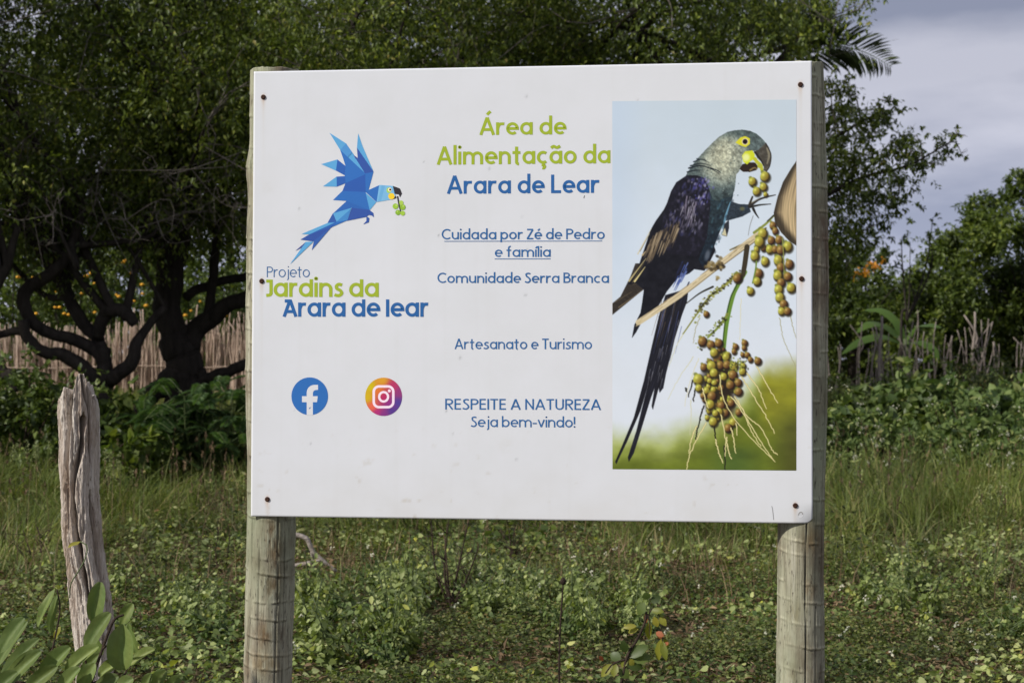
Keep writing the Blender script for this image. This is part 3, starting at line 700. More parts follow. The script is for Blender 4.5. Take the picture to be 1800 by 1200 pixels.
# face
cv.poly(z5((806, 294), (838, 262), (868, 253), (898, 268), (899, 303), (873, 323), (842, 314)), (204, 200, 42)); cv.ell(*z5((868, 288))[0], 5.6, 5.8, 0, (226, 212, 190)); cv.ell(*z5((868, 288))[0], 4.3, 4.4, 0, (26, 12, 14))
cv.poly(z5((925, 352), (955, 340), (985, 312), (1000, 295), (1022, 328), (1034, 390), (1028, 435), (1005, 482), (984, 470), (990, 440), (968, 415), (945, 392)), lambda X, Y: (66, 62, 54) + 70 * np.clip(fbm(X * .2, Y * .35, 3) - .42, 0, 1)[..., None])
cv.line(z5((1012, 330), (1020, 380), (1008, 430)), 5, 2, (124, 118, 100), .7); cv.line(z5((1000, 300), (1032, 370), (1026, 440), (1004, 480)), 1.8, 1.2, (38, 34, 30)); cv.line(z5((930, 355), (965, 400), (988, 445)), 3.5, 1.5, (36, 34, 30), .8)
cv.poly(z5((832, 462), (850, 432), (898, 420), (932, 422), (952, 448), (940, 470), (900, 482), (855, 480)), (42, 30, 22)); cv.line(z5((900, 470), (925, 455), (945, 462)), 3, 1.5, (120, 104, 62), .8)
cv.poly(z5((848, 378), (868, 350), (915, 344), (930, 372), (926, 400), (900, 415), (880, 434), (856, 416)), lambda X, Y: mixa((222, 228, 148), (196, 204, 40), sm(3, 10, np.hypot(X - 1310.5, Y - 277))))
cv.line(z5((930, 398), (945, 418), (968, 440), (975, 470)), 6, 5, (178, 180, 52)); cv.ell(*z5((962, 442))[0], 4.6, 4.4, 0, (170, 176, 58))
YG, BR = (178, 172, 48), (128, 82, 44)
def fruit(x, y, rx, ry=None, kind='y', rot=60):
    rx *= .94; ry = (ry or rx) * 1.04
    cv.ell(x + 1.6, y + 2.2, rx * 1.08, ry * 1.06, 0, (36, 32, 22), .2, .85)
    cv.ell(x - rx * .5, y - ry * .9, rx * .42, ry * .34, 20, (112, 118, 48), .3, .9)
    A, B = ((178, 178, 70), (118, 96, 34)) if kind == 'y' else ((150, 122, 56), (74, 42, 26))
    def f(u, v):
        t = sm(-.9, .9, u * .75 + v * .6)[..., None]; c = np.array(A) * (1 - t) + np.array(B) * t
        c = c * (1 - .55 * sm(.72, 1.12, np.hypot(u + .18, v + .18)))[..., None] + 46 * np.exp(-(((u + .35) / .28) ** 2 + ((v + .35) / .28) ** 2))[..., None]
        return c
    cv.ell(x, y, rx, ry or rx, 0, f, .12)
    a = math.radians(rot); cv.ell(x + math.cos(a) * rx * .95, y + math.sin(a) * rx * .95, rx * .2, rx * .2, 0, (46, 34, 26), .3, .8)
for (x, y, r, k) in ((915, 560, 14, 'b'), (995, 512, 32, 'y'), (915, 543, 27, 'y'), (985, 578, 26, 'y'), (942, 605, 27, 'y'), (998, 625, 15, 'y')): q = z5((x, y))[0]; fruit(q[0], q[1], r / 3.635, r / 3.635, k)
# raised foot
cv.poly(z5((778, 668), (830, 685), (890, 688), (905, 735), (850, 765), (775, 786), (745, 792), (760, 730)), lambda X, Y: (44, 54, 64) * (0.5 + .9 * fbm(X * .5, Y * .5, 3))[..., None]); cv.ell(*z5((850, 715))[0], 4, 3.5, 0, (112, 110, 70), .4, .7)
cv.line(z5((895, 702), (950, 660), (1010, 640), (1062, 628)), 5, 1.2, (42, 39, 36)); cv.line(z5((905, 680), (960, 650)), 2, 1, (120, 112, 92), .7); cv.line(z5((900, 705), (960, 692), (1032, 686)), 4, 1.2, (38, 36, 32)); cv.line(z5((920, 715), (935, 745), (955, 775)), 4.5, 1, (34, 32, 30)); cv.line(z5((895, 690), (915, 640)), 4, 3, (52, 46, 36)); cv.line(z5((920, 760), (900, 820), (888, 885)), .9, .6, (90, 88, 84), .8)
cv.poly(z5((735, 815), (765, 785), (766, 840), (752, 892), (722, 884), (730, 845)), (40, 42, 48)); cv.poly(z5((740, 835), (752, 890), (720, 880)), (190, 184, 150))
# spathe and branch
cv.poly(z5((1200, 405), (1160, 462), (1110, 545), (1075, 640), (1050, 742), (1058, 800), (1098, 868), (1150, 922), (1200, 955)), lambda X, Y: mixa((60, 52, 40), (172, 152, 116), sm(0, 16, X - np.interp(Y, [281, 346, 374, 404, 430], [1398, 1366, 1360, 1376, 1398]) )) * (0.72 + .5 * vnoise((X - 1330) * .9 - ((Y - 380) * .05) ** 2 * .8, Y * .03, 5))[..., None])
cv.line(z5((1050, 760), (1000, 812), (925, 868)), 3.2, 4.6, (126, 134, 62)); cv.line(z5((1052, 757), (1010, 795)), 2.6, 2, (46, 44, 30)); cv.line(z5((1000, 840), (900, 915), (772, 978)), 3.4, 2.2, (112, 102, 58)); cv.line(z5((1000, 846), (900, 921), (790, 972)), 1.1, 1, (50, 42, 26))
cv.line([(1330, 414), (1262, 466), (1200, 514), (1122, 566)], 11, 10, (196, 182, 148)); 
for k in range(26):
    t = rg.uniform(0, .9); a = np.array([1330, 414]) * (1 - t) + np.array([1122, 566]) * t + rg.uniform(-3.2, 3.2) * np.array([.6, .8]); cv.line([a, a + np.array([-26, 19.]) * rg.uniform(.4, 1)], 1.1, .5, [(150, 132, 98), (216, 204, 176), (126, 108, 78)][k % 3], .7)
cv.line([(1332, 420), (1262, 472), (1200, 520)], 1.6, 1, (92, 78, 54), .8)
for k in range(9): cv.line(z6((190, 275), (165 + rg.uniform(-8, 12), 300 + rg.uniform(-12, 14))), 1.2, .5, (188, 172, 132))
for k in range(26):
    q = z5((rg.normal(700, 14), rg.normal(1085, 26)))[0]; cv.ell(*q, rg.uniform(2, 4), rg.uniform(2, 3.4), 30, [(112, 96, 60), (70, 58, 36), (148, 130, 84), (40, 34, 24)][k % 4], .4, .85)
for k in range(16):
    q = z5((rg.normal(638, 18), rg.normal(1072, 16)))[0]; cv.ell(*q, rg.uniform(2, 4), 2.4, 30, [(120, 104, 66), (76, 64, 40), (146, 130, 88)][k % 3], .4, .8)
# stems and threads of the bunch
cv.line(zD((372, -8), (330, 70), (300, 140), (265, 300), (245, 480)), 8, 5, (96, 130, 46)); cv.line(zD((350, 0), (318, 80), (285, 150), (252, 300), (236, 470)), 2.5, 2, (52, 76, 28)); cv.line(zD((385, -160), (372, -60), (360, 10)), 9, 8, (56, 48, 34)); cv.line(zD((270, 245), (215, 320), (150, 385)), 5, 3, (120, 132, 58))
cv.line(zD((330, 0), (240, 80), (160, 140), (90, 235), (0, 365)), 5, 2, (128, 130, 66)); cv.line(zD((180, 80), (100, 120), (15, 185)), 3.4, 1.2, (36, 34, 24))
for k in range(120):
    t = rg.uniform(0, .85); P_ = spline([(330, 0), (240, 80), (160, 140), (90, 235), (0, 365)], 50)[int(t * 49)]; q = zD(P_ + rg.normal(0, 10, 2))[0]; cv.ell(*q, rg.uniform(1, 2.6), rg.uniform(.8, 2), 0, [(150, 150, 72), (74, 70, 34), (118, 122, 50), (30, 28, 18)][k % 4], .4, .85)
for k in range(50):
    P_ = spline([(270, 245), (215, 310), (150, 380), (95, 470)], 30)[int(rg.uniform(0, 29))]; q = zD(P_ + rg.normal(0, 11, 2))[0]; cv.ell(*q, rg.uniform(1, 2.4), rg.uniform(.8, 2), 0, [(140, 146, 66), (52, 56, 26), (106, 116, 46), (24, 24, 16)][k % 4], .4, .85)
for k, P_ in enumerate([((65, 500), (30, 550), (-30, 640), (-90, 760)), ((95, 510), (40, 660), (10, 800)), ((45, 760), (50, 850), (40, 970)), ((350, 150), (345, 260), (340, 400)), ((0, 365), (-40, 440), (-85, 560)), ((580, 265), (600, 380), (640, 480), (682, 570)), ((645, 250), (660, 320), (680, 390)), ((100, 270), (75, 340), (62, 420))]):
    cv.line(zD(*P_), 1.4, .9, [(196, 194, 160), (205, 200, 165)][k % 2] if k < 5 else (150, 146, 110), .75, .8, k)
for k, P_ in enumerate([((125, 800), (95, 900), (75, 1000)), ((75, 690), (60, 770)), ((190, 920), (200, 1040)), ((250, 1040), (255, 1185)), ((60, 640), (35, 740)), ((18, 690), (20, 710))]): cv.line(zD(*P_), 2.6, 1.6, (28, 26, 18), .9, 1.2, k + 30)
cv.ell(*zD((215, 670))[0], 30, 44, 0, (40, 30, 22), .25); cv.ell(*zD((230, 800))[0], 24, 22, 0, (50, 40, 26), .3)
def fr5(*L):
    for (x, y, r, k) in L: q = z5((x, y))[0]; fruit(q[0], q[1], r / 3.5, r / 3.3, k, 50 + (x * 7) % 60)
fr5((1045, 823, 22, 'b'), (1060, 858, 20, 'b'), (980, 875, 31, 'y'), (985, 965, 20, 'b'), (960, 928, 32, 'y'), (1035, 918, 24, 'b'), (1085, 915, 25, 'b'), (1140, 958, 30, 'y'), (1025, 975, 25, 'y'), (1060, 975, 22, 'b'), (1095, 980, 27, 'b'), (940, 975, 18, 'y'), (930, 1018, 28, 'y'), (995, 1052, 26, 'y'),
    (1080, 1045, 30, 'y'), (1150, 1070, 27, 'b'), (1095, 1090, 27, 'b'), (1078, 1140, 29, 'y'), (1135, 1145, 25, 'b'), (955, 1128, 27, 'b'), (945, 1178, 23, 'y'), (825, 1155, 26, 'b'))
cv.line(z5((1105, 900), (1112, 1000), (1118, 1180)), 2.4, 2, (130, 136, 66), .6); cv.line(z5((940, 1050), (935, 1100), (915, 1190)), 2.6, 2, (104, 128, 52))
def frD(*L):
    for (x, y, r, k) in L: q = zD((x, y))[0]; fruit(q[0], q[1], r / 3.3, r / 3.35, k, 40 + (x * 13 + y * 7) % 90)
for k in range(70):
    a_ = rg.uniform(0, 6.28); d_ = rg.uniform(0, 1) ** .6; q = zD((215 + 105 * d_ * math.cos(a_), 660 + 215 * d_ * math.sin(a_)))[0]; fruit(q[0], q[1], rg.uniform(3.6, 6.2), rg.uniform(4, 6.4), 'yyb'[k % 3], rg.uniform(0, 180))
frD((570, 15, 28, 'y'), (630, 20, 25, 'b'), (590, 57, 26, 'b'), (650, 88, 28, 'y'), (575, 98, 27, 'y'), (582, 145, 28, 'y'), (605, 185, 25, 'b'), (593, 228, 23, 'y'), (628, 228, 23, 'b'), (445, 48, 24, 'y'), (405, 107, 23, 'y'), (326, 30, 26, 'b'), (140, 245, 18, 'b'),
    (208, 512, 27, 'b'), (118, 410, 28, 'b'), (168, 430, 25, 'b'), (215, 420, 25, 'b'), (188, 478, 26, 'y'), (260, 503, 24, 'y'), (125, 565, 22, 'b'), (225, 553, 25, 'b'), (172, 558, 30, 'y'), (265, 550, 25, 'b'), (305, 558, 26, 'y'), (360, 555, 18, 'y'), (357, 590, 22, 'y'), (300, 612, 28, 'b'), (187, 600, 27, 'y'), (245, 622, 23, 'y'),
    (92, 638, 32, 'y'), (332, 658, 24, 'b'), (285, 672, 27, 'b'), (95, 690, 22, 'y'), (142, 705, 21, 'y'), (183, 700, 18, 'y'), (175, 740, 29, 'b'), (335, 712, 24, 'b'), (165, 790, 28, 'y'), (290, 780, 22, 'b'), (230, 795, 24, 'b'), (335, 835, 21, 'b'), (255, 840, 22, 'b'), (218, 835, 24, 'y'), (195, 842, 20, 'y'), (145, 868, 15, 'y'), (300, 895, 24, 'y'), (182, 893, 27, 'y'), (272, 930, 25, 'b'),
    (370, 418, 19, 'b'), (315, 440, 18, 'b'), (367, 448, 15, 'b'), (307, 470, 16, 'b'), (358, 488, 14, 'b'), (386, 490, 17, 'b'), (405, 518, 16, 'b'), (450, 527, 22, 'b'))
for k in range(60): q = zD((rg.normal(330, 30), rg.normal(545, 26)))[0]; cv.ell(*q, rg.uniform(.8, 2), rg.uniform(.8, 2), 0, [(140, 146, 66), (42, 46, 22), (110, 118, 50)][k % 3], .4, .7)
for k, P_ in enumerate([((120, 690), (130, 750), (150, 810)), ((220, 610), (240, 740), (300, 860), (400, 980), (550, 1130)), ((310, 740), (380, 850), (470, 930), (530, 1050), (570, 1088)), ((330, 760), (400, 900), (480, 1030), (545, 1125)), ((385, 600), (450, 690), (500, 810)), ((445, 560), (500, 660), (568, 778)), ((350, 620), (420, 730), (500, 860), (550, 960)),
                        ((140, 900), (80, 1000), (35, 1110), (20, 1180)), ((195, 1000), (215, 1080), (240, 1140)), ((230, 850), (255, 1000), (252, 1100)), ((290, 930), (305, 1000), (315, 1080)), ((260, 980), (270, 1060), (292, 1115)), ((80, 920), (50, 1000), (35, 1080)), ((320, 900), (322, 970)), ((290, 740), (350, 820), (420, 960), (470, 1040))]):
    cv.line(zD(*P_), 2.6, 1.8, (92, 84, 46), .5, 1.0, k + 50); cv.line(zD(*P_), 1.9, 1.3, (218, 208, 150), .95, 1.0, k + 50)
# clip to picture, soften like a print, write to a mesh
I = cv.img; I = (I[:, :-1] + I[:, 1:]) / 2; I = (I[:-1] + I[1:]) / 2
Xc = (cv.X[:-1, :-1] + cv.X[1:, 1:]) / 2; Yc = (cv.Y[:-1, :-1] + cv.Y[1:, 1:]) / 2
def half(A):
    A = (A[:, ::2][:, :323] + A[:, 1::2][:, :323]) / 2
    return (A[::2][:649] + A[1::2][:649]) / 2
I, Xc, Yc = half(I), half(Xc), half(Yc)
I = np.clip(I, 6, 255)
tx = (Xc - Xc[0, 0]) / np.ptp(Xc); ty = (Yc - Yc[0, 0]) / np.ptp(Yc)
PX = 1076.3 + tx * (1399.8 - 1076.3) + 0.4 * ty * (1 - tx); PY = (178.2 - 2.8 * tx) * (1 - ty) + (824 + 2.6 * tx) * ty
h, wn = PX.shape; idx = (np.arange(h - 1)[:, None] * wn + np.arange(wn - 1)[None]).ravel()
M['photo'] = m_attr('printed_photograph', 0.36, 0.3)
mk('photo_print', BPX(PX.ravel(), PY.ravel(), WOFF), np.stack([idx, idx + wn, idx + wn + 1, idx + 1], -1), M['photo'], sign, False, ink(I.reshape(-1, 3)))

# posts ----------------------------------------------------------------
M['post'], t, p, o = nodes('ringed_weathered_trunk')
grain = noise(t, 60, 6, 0.6, (1, 1, 0.045)); blot = noise(t, 7, 5, 0.6, (1, 1, 0.8)); fine = noise(t, 160, 4, 0.6, (1, 1, .25)); hair = noise(t, 330, 5, 0.7, (1, 1, .035))
c = ramp(t, grain, [(0.28, (.20, .18, .125)), (0.5, (.36, .345, .25)), (0.75, (.49, .47, .37))])
c = mixc(t, 1.0, c, ramp(t, hair, [(.3, (.55, .54, .52)), (.5, (1, 1, 1)), (.72, (1.28, 1.26, 1.2))]), 'MULTIPLY')
c = mixc(t, ramp(t, noise(t, 24, 6, .7, (1, 1, .35)), [(.60, (0, 0, 0)), (.66, (.8, .8, .8))]), c, (.10, .085, .06))
c = mixc(t, ramp(t, blot, [(.5, (0, 0, 0)), (.68, (1, 1, 1))]), c, (.17, .125, .085))
c = mixc(t, ramp(t, noise(t, 5, 4, .5, (1, 1, .6)), [(.45, (0, 0, 0)), (.7, (.7, .7, .7))]), c, (.30, .335, .215))
c = mixc(t, ramp(t, fine, [(.30, (1, 1, 1)), (.42, (0, 0, 0))]), c, (.09, .078, .058))
a = t.nodes.new('ShaderNodeAttribute'); a.attribute_name = 'Col'
c = mixc(t, 1.0, c, a.outputs['Color'], 'MULTIPLY')
t.links.new(c, p.inputs['Base Color']); p.inputs['Roughness'].default_value = 0.85; p.inputs['Specular IOR Level'].default_value = 0.2
bump(t, p, hair, 0.8, 0.003)

def post(center, r0, ztop, seed, rings, cracks, knots, bulge, pale=0.16, dark=0.42):
    """ringed trunk: ledges around it, long vertical checks, small lumps; center: list of (z, x, y)"""
    nz_, na = 900, 150
    z = np.linspace(-0.3, ztop, nz_); a = np.linspace(0, 2 * math.pi, na, endpoint=False)
    Zg, Ag = np.meshgrid(z, a, indexing='ij')
    cz = np.array(center); cx = np.interp(z, cz[:, 0], cz[:, 1]); cy = np.interp(z, cz[:, 0], cz[:, 2])
    r = r0 * (1 + 0.035 * (fbm(Zg * 4 + seed, np.cos(Ag) * .8 + 5, seed, 3) - .5) * 2 + .030 * (fbm(Zg * 14, np.sin(Ag) * 1.5 + 9 + np.cos(Ag), seed + 3, 3) - .5) * 2)
    tone = np.ones(Zg.shape + (3,))
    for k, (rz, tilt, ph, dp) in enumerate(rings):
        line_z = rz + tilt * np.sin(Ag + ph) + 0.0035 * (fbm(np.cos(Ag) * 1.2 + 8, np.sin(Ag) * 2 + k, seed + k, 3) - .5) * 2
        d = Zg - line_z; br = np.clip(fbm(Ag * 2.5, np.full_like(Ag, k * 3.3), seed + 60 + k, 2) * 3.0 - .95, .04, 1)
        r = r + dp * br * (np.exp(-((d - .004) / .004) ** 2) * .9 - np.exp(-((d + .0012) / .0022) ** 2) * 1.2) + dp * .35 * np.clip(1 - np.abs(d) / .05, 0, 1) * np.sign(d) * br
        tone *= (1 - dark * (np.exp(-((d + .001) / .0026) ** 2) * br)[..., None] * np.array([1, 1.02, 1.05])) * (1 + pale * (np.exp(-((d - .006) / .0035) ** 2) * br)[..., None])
    for (a0, z0, z1, dp, wd) in cracks:          # angle 0 faces the camera, positive to the right
        aa = a0 + .05 * (fbm(Zg * 5, np.zeros_like(Zg) + a0, seed + 9, 3) - .5) * 2
        ph = (Ag - aa + math.pi) % (2 * math.pi) - math.pi
        g = np.exp(-(ph * r0 / wd) ** 2) * np.clip((Zg - z0) / .04, 0, 1) * np.clip((z1 - Zg) / .04, 0, 1)
        r = r - dp * g; tone *= (1 - .5 * np.clip(g, 0, 1)[..., None])
    for (a0, zk, sa, sz, dp, c) in knots:        # torn patches and stains of bare brown wood
        ph = (Ag - a0 + math.pi) % (2 * math.pi) - math.pi
        g = np.exp(-((ph * r0 / sa) ** 2 + ((Zg - zk) / sz) ** 2)) * np.clip(fbm(Ag * 9, Zg * 40, seed + 5, 3) * 2.6 - .6, 0, 1)
        r = r - dp * g * fbm(Ag * 22, Zg * 60, seed + 2, 2); tone *= 1 - g[..., None] * (1 - np.array(c))
    for (a0, zk, sa, sz, dp) in bulge:
        ph = (Ag - a0 + math.pi) % (2 * math.pi) - math.pi; r = r + dp * np.exp(-((ph * r0 / sa) ** 2 + ((Zg - zk) / sz) ** 2))
    Vx = cx[:, None] + r * np.sin(Ag); Vy = cy[:, None] - r * np.cos(Ag)
    zt = Zg + np.clip((Zg - ztop + .03) / .03, 0, 1) * .008 * (fbm(Ag * 4, Ag * 0, seed, 3) - .5)
    V = np.stack([Vx, Vy, zt], -1).reshape(-1, 3)
    i = (np.arange(nz_ - 1)[:, None] * na + np.arange(na)[None]).ravel(); j = (np.arange(nz_ - 1)[:, None] * na + (np.arange(na)[None] + 1) % na).ravel()
    top = len(V); V = np.vstack([V, [[cx[-1], cy[-1], ztop - .004]]]); lastr = (nz_ - 1) * na + np.arange(na)
    tri = np.stack([lastr, np.roll(lastr, -1), np.full(na, top)], -1)
    tn = np.vstack([tone.reshape(-1, 3), [[1.1, .85, .65]]])
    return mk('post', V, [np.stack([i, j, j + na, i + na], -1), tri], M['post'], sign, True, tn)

def YB(x): return 4.65 - (x + .7105) / (1.4995) * .167
rp = np.random.default_rng(3)
def mkrings(z0, z1, st, tilt, ph, dp):
    z = z0; L_ = []
    while z < z1: L_.append((z, rp.uniform(.5, 1.2) * tilt, ph + rp.uniform(-.4, .4), rp.uniform(.6, 1.3) * dp)); z += st * rp.uniform(.42, 1.55)
    return L_
rl, rr_ = .0665, .0615
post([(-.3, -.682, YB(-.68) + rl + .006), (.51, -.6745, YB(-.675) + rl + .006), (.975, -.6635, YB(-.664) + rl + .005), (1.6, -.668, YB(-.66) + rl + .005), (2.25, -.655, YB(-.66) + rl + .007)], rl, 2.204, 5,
     mkrings(-.2, 2.18, .072, -.012, .9, .0011), [(-.35, .2, .9, .006, .0012), (.42, -.2, 1.0, .005, .0010), (-.75, .4, 1.1, .004, .001), (.75, .5, 2.2, .006, .001), (.1, 1.9, 2.2, .008, .0015)],
     [(.10, .93, .022, .05, .002, (.50, .36, .27)), (.25, .79, .03, .045, .003, (.52, .40, .32)), (-.05, .66, .02, .035, .001, (.62, .46, .33)), (0.0, .58, .05, .03, .0, (.8, .66, .52)), (.35, .88, .02, .04, .002, (.7, .55, .45)), (.2, .42, .03, .04, .003, (.45, .33, .28))],
     [(-1.35, 1.93, .03, .05, .008), (-1.3, 1.35, .03, .2, .003)])
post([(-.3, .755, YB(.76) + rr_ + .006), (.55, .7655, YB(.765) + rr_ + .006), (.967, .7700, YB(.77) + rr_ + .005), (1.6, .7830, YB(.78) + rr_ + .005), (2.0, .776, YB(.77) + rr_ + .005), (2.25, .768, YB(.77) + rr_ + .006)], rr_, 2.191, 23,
     mkrings(-.2, 2.18, .056, -.010, .5, .0010), [(.08, .30, 1.2, .008, .0011), (.95, -.2, 2.2, .006, .0014), (.55, .4, 1.05, .003, .001), (-.6, .2, .9, .003, .0008), (1.25, 1.0, 2.0, .006, .001)],
     [(.35, .93, .03, .035, .001, (.75, .62, .5)), (.30, .80, .022, .035, .001, (.78, .64, .55)), (-.4, .74, .016, .03, .0, (.72, .68, .58)), (-.5, .55, .016, .04, .0, (.68, .64, .55)), (.45, .52, .02, .05, .0, (.8, .7, .6)), (1.2, 1.77, .008, .01, .006, (.35, .22, .15))],
     [(1.3, .62, .03, .12, .003)], pale=.38, dark=.22)

# ------------------------------------------------------------------ woody helpers
def limb(acc, pts, Y, rpx, n=16, k=9, lump=.12, seed=0):
    """limb given by picture points at distance Y (scalar or per point); radius in px at that distance"""
    pts = np.array(pts, float); Yv = np.broadcast_to(np.asarray(Y, float), (len(pts),))
    P = W(pts[:, 0], pts[:, 1], Yv); R = np.broadcast_to(np.asarray(rpx, float), (len(pts),)) * Yv / FPX
    Q = spline(np.hstack([P, R[:, None]]), n)
    j = fbm(np.arange(n)[:, None] * .45 + seed, np.array([[1., 7., 13.]]) + seed * .37, seed, 2) - .5
    Q[:, :3] += j * Q[:, 3:4] * .9; Q[:, 3] = np.maximum(Q[:, 3], .004)
    acc.add(*tube(Q[:, :3], Q[:, 3], k, True, lump, seed)); return Q

def clumps(rng, cen, rads, per, ll, droop=.55, flat=.85, asp=.46, up=.9, tpl=T_FOLD):
    """leaf sprays gathered in clumps"""
    cen = np.asarray(cen, float); per = np.broadcast_to(per, (len(cen),)).astype(int)
    idx = np.repeat(np.arange(len(cen)), per); n = len(idx)
    # leaves sit on little sprigs inside a clump
    nsp = np.maximum(per // 7, 1); off0 = np.cumsum(nsp) - nsp; sp = off0[idx] + (rng.random(n) * nsp[idx]).astype(int)
    ns = nsp.sum(); so = rng.normal(size=(ns, 3)) * np.array([.5, .5, .5 * flat]); sd = unit(so + rng.normal(size=(ns, 3)) * .5 + np.array([0, 0, -droop * .5]))
    t = rng.uniform(-.28, .28, n)
    off = (so[sp] + sd[sp] * t[:, None] + rng.normal(size=(n, 3)) * .045) * np.asarray(rads)[idx][:, None]
    d = sd[sp] * .6 + rng.normal(size=(n, 3)) * .6 + np.array([0, 0, -droop])
    nr = rng.normal(size=(n, 3)) * .55 + np.array([-.15, -.25, up]) + unit(off) * .5
    l = ll * rng.uniform(.6, 1.35, n)
    return leaves(cen[idx] + off, d, nr, l, l * asp, tpl)

def twigs(rng, acc, cen, rads, nodes_, r0=.010, minis=3):
    nodes_ = np.asarray(nodes_, float)
    for c, r in zip(cen, rads):
        dd = np.linalg.norm(nodes_ - c, axis=1) + rng.uniform(0, .4, len(nodes_)); a = nodes_[dd.argmin()]
        m = (a + c) / 2 + rng.normal(size=3) * .12 * np.linalg.norm(c - a) + np.array([0, 0, .06])
        acc.add(*tube(spline([a, m, c], 6), np.linspace(r0, r0 * .45, 6), 4, False))
        for q in range(minis):
            e = c + rng.normal(size=3) * r * .75; m = (c + e) / 2 + rng.normal(size=3) * r * .15
            acc.add(*tube(spline([c, m, e], 5), np.linspace(r0 * .5, r0 * .15, 5), 3, False))

def bunched(rng, n, c, r, inner, zmin, per=7, spread=.62):
    big = ellip(rng, max(n // per, 4), c, r, inner, zmin)
    q = np.repeat(big, per, 0) + rng.normal(size=(len(big) * per, 3)) * np.array([spread, spread, spread * .42])
    return q

def ellip(rng, n, c, r, inner=.35, zmin=None):
    out_ = []
    while len(out_) < n:
        p_ = rng.uniform(-1, 1, 3); d = np.linalg.norm(p_)
        if inner < d < 1:
            q = np.array(c) + p_ * np.array(r)
            if zmin is None or q[2] > zmin + .35 * math.sin(q[0] * 1.7) + rng.uniform(-.15, .3): out_.append(q)
    return np.array(out_)

def pxlist(rng, L_, Y, dy):
    c = []; r = []
    for (x, y, q) in L_:
        Yq = Y + rng.uniform(-dy, dy); c.append(W(np.array([x]), np.array([y]), np.array([Yq]))[0]); r.append(q * Yq / FPX)
    return np.array(c), np.array(r)

# ------------------------------------------------------------------ big spreading trees
def tree(label, base_px, Y, limbs, crown_c, crown_r, ncl, per, ll, mat, seed, zmin=None, extra=None, tw='twig', cat='tree', group=None, extra_per=110, ntw=260, name='spreading_tree', rcl=.5, dead=0):
    rng = np.random.default_rng(seed)
    b = W(np.array([base_px[0]]), np.array([base_px[1]]), np.array([Y]))[0]; b[2] = gz(b[0], b[1])
    root = thing(name, b, label, cat, group)
    acc = Acc(); nod = []
    for k, (pts, Yl, r) in enumerate(limbs):
        nod.append(limb(acc, pts, Yl, r, 18, 12 if np.max(r) > 15 else 8, .14, seed + k))
    acc.build('trunk', M['bark_dark'], root, True)
    nod = np.concatenate(nod); nrad = nod[:, 3]; nod = nod[:, :3]
    cen = bunched(rng, ncl, crown_c, crown_r, .35, zmin); ncl = len(cen); rr = rng.uniform(.7, 1.3, ncl) * rcl
    # main boughs reach into the crown
    bo = Acc(); ok = np.where((nod[:, 2] > np.quantile(nod[:, 2], .74)) & (nrad > .035))[0]; boughs = []
    for c in cen[rng.permutation(ncl)[:15]]:
        ia = ok[rng.integers(len(ok))]; a = nod[ia]; rb = min(.055, nrad[ia] * .7); m = (a * .55 + c * .45) + rng.normal(size=3) * .35 + np.array([0, 0, .25])
        P = spline([a, m, c], 12); boughs.append(P); bo.add(*tube(P, np.linspace(rb, .012, 12), 6, False, .1))
    bo.build('bough', M['bark_dark'], root, True)
    allnod = np.concatenate([nod] + boughs)
    ta = Acc(); sel = rng.permutation(ncl)[:ntw]; twigs(rng, ta, cen[sel], rr[sel], allnod)
    F = Acc(); F.add(*clumps(rng, cen, rr, per, ll))
    if extra is not None:
        ce, re_ = pxlist(rng, extra, Y, .8); ne = np.clip((re_ / .26) ** 2 * extra_per, 30, 1000)
        F.add(*clumps(rng, ce, re_, ne, ll)); twigs(rng, ta, ce, re_, np.vstack([allnod, ce[np.argsort(-re_)[:12]] + .05]), .012)
    for k in range(dead):                     # bare, pale, crooked dead twigs hanging low in the crown
        c = cen[rng.integers(ncl)].copy(); c[1] = crown_c[1] - crown_r[1] * rng.uniform(.55, .98); c[2] = (zmin or 3) + abs(rng.normal(0, .55)); c[0] = crown_c[0] + rng.uniform(-1, 1) * crown_r[0] * .95
        for q in range(5):
            e = c + rng.normal(size=3) * np.array([.30, .18, .24]); m = (c + e) / 2 + rng.normal(size=3) * .1
            P = spline([c, m, e], 7); ta.add(*tube(P, np.linspace(.007, .002, 7), 4, False))
            for w in range(3):
                s_ = P[rng.integers(2, 7)]; ta.add(*tube(spline([s_, s_ + rng.normal(size=3) * .07, s_ + rng.normal(size=3) * .16], 4), [.005, .004, .003, .002], 3, False))
    ta.build('twigs', M[tw], root); F.build('crown', M[mat], root)
    return root

Y1 = 22.0
tree('tall dark tree whose thick forked trunk stands just left of the sign', (325, 790), Y1, [
    ([(326, 800), (326, 700), (322, 640), (312, 596)], Y1, (50, 40, 32, 30)), ([(314, 610), (303, 570), (294, 520), (298, 470), (318, 415), (335, 340), (330, 240)], Y1, (24, 25, 25, 24, 22, 16, 10)),
    ([(328, 612), (352, 572), (388, 546), (433, 523), (500, 490), (560, 430), (600, 330)], (22, 22, 21.9, 21.8, 21.7, 21.5, 21), (20, 18, 15, 14, 13, 11, 7)), ([(362, 566), (371, 515), (377, 450), (388, 380), (420, 290)], (22, 22, 22.1, 22.3, 22.5), (9, 9, 8, 7, 5)),
    ([(325, 522), (360, 503), (402, 492), (440, 484), (520, 440)], (22.1, 22.3, 22.4, 22.5, 22.7), (9, 8, 8, 7, 5)), ([(300, 470), (268, 420), (240, 380), (200, 300)], (22, 21.6, 21.3, 21), (15, 13, 11, 8)),
    ([(318, 660), (292, 672), (262, 700), (235, 740)], 21.9, (26, 20, 14, 10)), ([(345, 668), (395, 655), (440, 637), (520, 600)], (21.9, 21.8, 21.7, 21.6), (10, 10, 9, 8)), ([(350, 650), (362, 690), (372, 740)], 21.9, (12, 12, 14))],
    (-3.0, 21.8, 5.2), (3.2, 3.2, 2.7), 540, 250, .064, 'canopy', 101, 2.95, dead=9)
